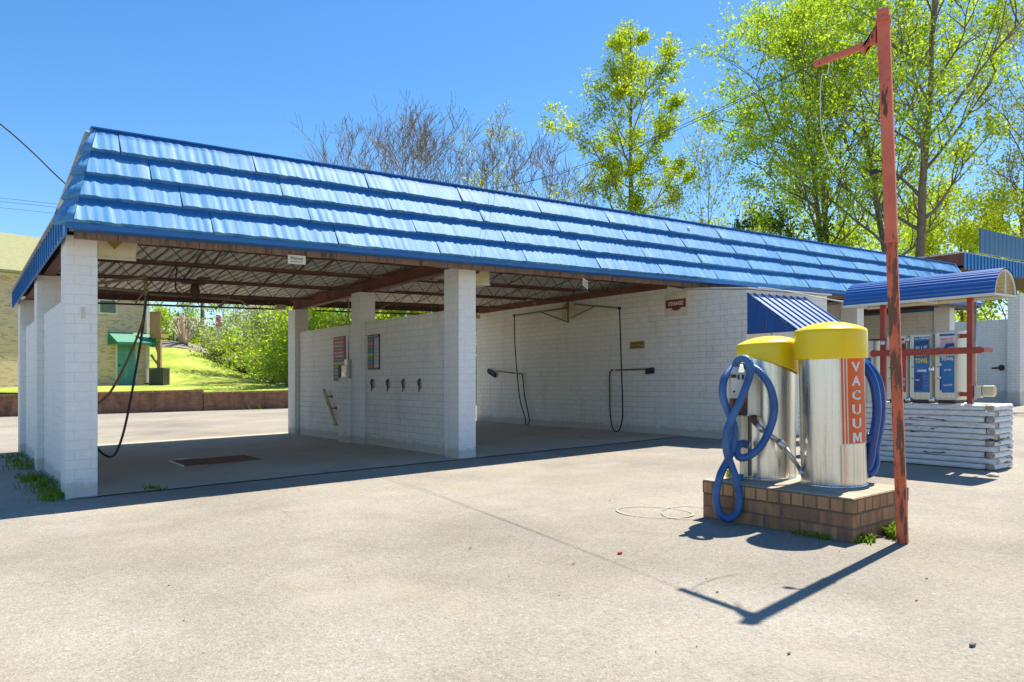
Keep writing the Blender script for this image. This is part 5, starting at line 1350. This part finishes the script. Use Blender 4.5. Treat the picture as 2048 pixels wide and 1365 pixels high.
m = hbox(MB(), -.02, 16, -.10, -.005, EAV-.20, EAV+.02); m.build('eave_board', M['white_metal'], hs_)
roofm = mat('pale_green_shingle', (.27,.27,.13), .85, col2=(.20,.205,.09), scale=6, bump=.3, bscale=30)
m = MB(); m.add([HM @ Vector(q) for q in ((-.4,-.4,EAV),(16.4,-.4,EAV),(16.4,4.5,RDG),(-.4,4.5,RDG),(-.4,9.4,EAV),(16.4,9.4,EAV),(-.4,-.4,EAV-.1),(16.4,-.4,EAV-.1),(-.4,9.4,EAV-.1),(16.4,9.4,EAV-.1))],
               [(0,1,2,3),(3,2,5,4),(0,6,7,1),(4,5,9,8),(6,8,9,7),(0,3,4,8,6),(1,7,9,5,2)]); rf_ = m.build('roof', roofm, hs_)
m = MB(); q = HM @ Vector((6.2,1.6,EAV+.85)); m.tube([q-Vector((0,0,.2)), q+Vector((0,0,.42))], .07, 10); m.tube([q-Vector((0,0,.08)), q+Vector((0,0,-.02))], [.2,.1], 10); m.build('vent_pipe', M['white_metal'], rf_)
wn_ = MB(); hbox(wn_, 1.62, 2.50, -.04, .02, EAV-1.55, EAV-.25); wo = wn_.build('window', M['white_metal'], hs_)
wn_ = MB(); hbox(wn_, 1.70, 2.42, -.047, -.041, EAV-1.47, EAV-.93); hbox(wn_, 1.70, 2.42, -.047, -.041, EAV-.89, EAV-.33); 
gm_ = mat('dim_window_glass', (.16,.20,.19), .15); wn_.build('pane', gm_, wo)
s0, s1 = .72, 1.62
dr = hbox(MB(), s0, s1, -.03, .01, HZ0, HZ0+2.05).build('door', mat('teal_door', (.14,.40,.42), .5, scale=2), hs_)
m = MB()
for a in (.08, .50):
    for (za, zb_) in ((.15,.80),(.95,1.55),(1.65,1.92)): hbox(m, s0+a, s0+a+.32, -.036, -.030, HZ0+za, HZ0+zb_)
m.build('door_panels', mat('teal_door_panel', (.11,.34,.36), .5), dr)
m = MB(); m.ball(HM @ Vector((s1-.08, -.07, HZ0+1.0)), .04, 8); m.build('handle', M['dark'], dr)
for a, b in ((s0-.07, s0), (s1, s1+.07)): hbox(MB(), a, b, -.035, .01, HZ0, HZ0+2.05).build('door_frame', M['white_metal'], hs_)
ga = mat('green_awning', (.015,.22,.13), .5, col2=(.012,.18,.11), scale=3)
m = MB(); za = HZ0+2.52; zf_ = HZ0+2.05
q = [HM @ Vector(v) for v in ((.12,-.02,za),(2.05,-.02,za),(2.05,-.75,zf_),(.12,-.75,zf_),(.12,-.75,zf_-.10),(2.05,-.75,zf_-.10),(.12,-.02,zf_-.1),(2.05,-.02,zf_-.1))]
m.add(q, [(0,3,2,1),(3,4,5,2),(0,6,4,3),(1,2,5,7)]); m.build('door_awning', ga, hs_, solid=.015)
m = MB(); hbox(m, .08, .22, -.12, -.01, HZ0+.08, EAV-.15); m.build('downspout', M['white_metal'], hs_)
m = MB(); hbox(m, .08, .24, -.22, -.01, HZ0-.02, HZ0+.16); m.build('downspout_boot', M['dark'], hs_)
# wooden deck, air conditioner
wdm = mat('weathered_pine', (.42,.25,.12), .8, col2=(.28,.16,.08), scale=5, stretch=(4,4,.6))
f_ = 35.6
def hp(u, y, f=f_): return at(u, y, f)
a = hp(301, 740); t_ = thing('wooden_deck', (a.x, a.y, HZ0), 'raised pine deck with a slatted rail on posts at the corner of the brick house', 'deck')
Lr = Vector((.8,-.6,0)); Fr = Vector((.6,.8,0))
DM = Matrix((Lr, Fr, Vector((0,0,1)))).transposed().to_4x4(); dz = hp(300, 668).z; DM.translation = Vector((hp(300,668).x, hp(300,668).y, dz))
wdt = (322-300)/1500.*f_
m = MB(); m.box(0, wdt, 0, .8, -.18, 0, DM); m.build('platform', wdm, t_)
m = MB()
for i in range(9): m.box(i*wdt/9, i*wdt/9+wdt/9-.012, -.02, .01, 0, 1.02, DM)
m.box(-.01, wdt+.02, -.05, .03, 1.0, 1.05, DM); m.build('railing', wdm, t_)
for x_ in (wdt*.62,):
    for y_ in (.02,):
        m = MB(); m.box(x_, x_+.16, y_, y_+.16, HZ0-dz-.3, -.18, DM); m.build('post', wdm, t_)
m = MB(); m.bar(DM @ Vector((0,.1,-1.0)), DM @ Vector((wdt*.62,.1,-1.45)), .06, .10); m.bar(DM @ Vector((.05,.3,-.3)), DM @ Vector((wdt*.62,.3,-1.15)), .05, .08); m.build('brace', wdm, t_)
a = hp(298, 773, 35.0); w_ = (327-298)/1500.*35; t_ = thing('air_conditioner', (a.x, a.y, a.z), 'dark grey air conditioner condenser on the lawn beside the brick house', 'air conditioner')
DM = Matrix((Lr, Fr, Vector((0,0,1)))).transposed().to_4x4(); DM.translation = a
acm = mat('grey_green_enamel', (.09,.10,.08), .6)
m = MB(); m.box(.02, w_-.02, .02, w_-.02, 0, .80, DM); m.build('coil', M['dark'], t_)
m = MB()
for i in range(17): m.box(0, w_, 0, w_, .04+i*.045, .04+i*.045+.018, DM)
m.build('louvres', acm, t_)
m = MB(); m.box(-.01, w_+.01, -.01, w_+.01, .81, .86, DM)
for sx in (0, w_-.03): m.box(sx, sx+.03, -.006, .03, 0, .82, DM)
m.build('casing', acm, t_, bevel=.006)
# ------------------------------------------------------------------ second building on the right
S = thing('second_wash_building', (31, 10.8, gz(31)), 'second white brick wash bay with a flat blue edged roof at the right edge', 'building')
bz = gz(31)
f1_ = onX(2040, 811, 31)
m = MB(); m.box(31, 31.2, 11.0, 20, bz-.3, bz+3.15); m.build('wall', M['white_brick'], S)
m = MB(); m.box(30.75, 31.25, 10.6, 11.0, bz-.3, bz+4.05); m.build('column', M['white_brick'], S)
c0 = onX(1926, 505, 30.3); 
zt = onX(1930, 503, 30).z; YF = onX(1927, 505, 30).y
print('second roof corner', c0, zt, YF)
m = MB(); m.box(29.9, 42, YF, YF+9, zt-.06, zt); m.build('roof_slab', M['galv'], S)
m = MB()
for i in range(40): m.box(30+i*.3, 30+i*.3+.25, YF-.03, YF, zt-.66, zt-.05); m.box(30+i*.3+.25, 30+i*.3+.3, YF-.06, YF, zt-.66, zt-.05)
m.build('front_fascia', M['blue_ribbed'], S)
m = MB(); m.box(29.95, 30.05, YF, YF+9, zt-.5, zt-.06); m.box(30.05, 42, YF+.05, YF+8.9, zt-.62, zt-.60); m.build('side_beam', M['rust_beam'], S)
m = MB(); m.box(30.4, 30.6, YF+1.4, 20, zt-1.35, zt-.95); m.build('roof_beam', M['rust'], S)
m = MB(); pa, pb_ = onY(1961,457,YF+1.0), onY(1961,506,YF+1.0)
m.box(pa.x, 44, YF+1.0, YF+1.06, pb_.z, pa.z)
for i in range(26): m.box(pa.x+i*.45, pa.x+i*.45+.03, YF+.99, YF+1.0, pb_.z, pa.z)
m.build('rooftop_panel', mat('weathered_blue_panel', (.045,.15,.27), .6, col2=(.03,.11,.21), scale=3, stretch=(3,3,.5)), S)
m = MB(); p1 = onX(1984,737,30.98); p2 = onX(2003,736,30.98); m.tube([p1,p2], .03, 8); m.ball(p2, .11, 8); m.build('foam_brush', M['dark'], None, 'dark foam brush hanging on the wall of the second building', 'brush', origin=(p2.x,p2.y,p2.z))
# far wires on the left
for i, (y0, y1) in enumerate(((403,421),(410,428),(423,440))):
    a, b = at(-1400, y0-170, 60), at(700, y1+46, 90)
    m = MB(); m.tube([a, a.lerp(b,.33)-Vector((0,0,.15)), a.lerp(b,.66)-Vector((0,0,.15)), b], .018, 4); m.build('power_line', M['dark'], None, ('highest','middle','lowest')[i]+' of three thin power lines crossing the sky left of the roof', 'power line', 'power lines on the left')
m = MB(); P_ = [at(-1500, -500, 6.5), at(-500, -60, 7.0), at(-80, 190, 7.5), at(0, 248, 7.8), at(60, 300, 8.1), at(105, 344, 8.3), at(133, 370, 8.5)]; m.tube(smooth_path(P_, 6), .008, 6)
m.build('service_cable', M['dark'], None, 'black twisted cable running down to the left end of the blue roof', 'cable')
# ------------------------------------------------------------------ weeds and litter
M['weed'] = leafmat('weed_blade', (.34,.40,.07), (.17,.26,.03), .4)
def weeds(pts, label, h=.10, n=90, sp=.12, rs=1):
    R = random.Random(rs); p0 = pts[0]
    t_ = thing('weeds', p0, label, 'weeds'); t_['kind'] = 'stuff'; m = MB()
    for p in pts:
        for i in range(n):
            b = Vector((p[0]+R.gauss(0,sp*.5), p[1]+R.gauss(0,sp*.5), .0)); hh = h*R.uniform(.4,1.1); a = R.uniform(0,6.28); o = Vector((math.cos(a), math.sin(a), 0)); w_ = Vector((-o.y,o.x,0))*R.uniform(.002,.006)*(1+h*6)
            q1 = b + o*hh*.35 + Vector((0,0,hh*.7)); q2 = b + o*hh*R.uniform(.7,1.2) + Vector((0,0,hh*R.uniform(.5,1.0)))
            m.add([b-w_, b+w_, q1+w_, q1-w_, q2], [(0,1,2,3),(3,2,4)])
    m.build('blades', M['weed'], t_)
G = lambda *L: [tuple(onG(u,y)) for u, y in L]
weeds(G((95,985),(108,993),(85,975),(70,962),(112,999)), 'green weeds along the foot of the left front column', .10, 60, .17, 2)
weeds(G((75,960),(60,955),(92,968)), 'tuft of weeds between the two left columns', .09, 45, .15, 9)
weeds(G((35,925),(25,915),(45,932),(55,938)), 'weeds beside the rear left columns', .10, 55, .18, 3)
weeds(G((315,981),(300,979)), 'small weed tuft at the broken edge of the slab', .05, 40, .10, 4)
weeds(G((1540,1054),(1555,1057)), 'weed sprouting at the foot of the plinth, nearest the blue hose', .09, 30, .06, 5)
weeds(G((1590,1066),(1605,1070),(1625,1074),(1650,1079)), 'tiny row of weeds along the front of the plinth', .05, 22, .06, 6)
weeds(G((1722,1086),(1735,1083)), 'bright weeds at the front corner of the plinth', .07, 40, .06, 7)
weeds(G((1786,1076),(1782,1070)), 'yellow green weed between the plinth and the red pole', .11, 50, .05, 8)
weeds([tuple(onG(u,y)) for u,y in ((300,824),(340,822),(378,822),(460,820),(505,819),(530,818),(240,826))], 'scattered weeds along the base of the brown retaining wall', .22, 22, .5, 12)
def ring(u, y, a, b, rot, wd_):
    p = onG(u, y); m = MB(); n = 48; P_ = []
    for i in range(n):
        t = 2*math.pi*i/n
        for k in (1-wd_, 1+wd_*(.5+.5*math.sin(3*t))):
            x_, y_ = a*k*math.cos(t), b*k*math.sin(t); P_.append((p.x + x_*math.cos(rot)-y_*math.sin(rot), p.y + x_*math.sin(rot)+y_*math.cos(rot), gz(p.x)+.012*noise.noise(Vector((p.x*.35, p.y*.35, 3)))+.009))
    m.add(P_, [(2*i, 2*((i+1) % n), 2*((i+1) % n)+1, 2*i+1) for i in range(n)])
    m.build('scuff_ring', mat('pale_scuff', (.40,.365,.305), .9, scale=8), kind='structure')
ring(1308, 1025, .24, .34, .3, .035); ring(1375, 1026, .30, .22, .6, .03)
R = random.Random(44)
def bit(name, u, y, mt, label, s_, th=.006, cat='litter', grp=None):
    p = onG(u, y); m = MB(); n = 7; P_ = []
    for i in range(n): a = 6.283*i/n; k = s_*R.uniform(.5,1); P_.append((p.x+math.cos(a)*k*1.5, p.y+math.sin(a)*k*.8))
    m.prism(P_, 'z', .004, .004+th+s_*.2); m.build(name, mt, None, label, cat, grp)
bit('red_wrapper', 1240, 1109, cm('litter_red', (.55,.03,.02)), 'small red scrap on the bright asphalt', .022)
bit('flat_lid', 1946, 1293, cm('lid_grey', (.10,.10,.09)), 'small flat oval lid on the asphalt near the right corner', .018)
lfm = cm('dry_leaf', (.22,.12,.03))
for (u, y, lb) in ((1435,1186,'dry brown leaf left of the pole shadow'),(1833,1203,'dry brown leaf right of the long pole shadow'),(1853,1159,'small dark leaf nearest the foot of the red pole'),(1578,1309,'dry leaf below the tip of the pole shadow'),(940,1098,'orange flower scrap near the middle of the lot'),(1147,1130,'dark crumb on the lot left of the red scrap'),(1220,1002,'dark crumb on the lot in front of the long white wall')):
    bit('dry_leaf', u, y, lfm, lb, .010, .002, 'leaf', 'leaves blown on the asphalt')
for k in range(22):
    u, y = R.uniform(20,2030), 985 + 370*R.random()**.8
    if 1400 < u < 1830 and y < 1095: continue
    bit('pebble', u, y, M['dark'] if k % 2 else M['cement'], 'small loose pebble lying on the asphalt lot', R.uniform(.003,.006), .002, 'pebble', 'loose pebbles on the asphalt')
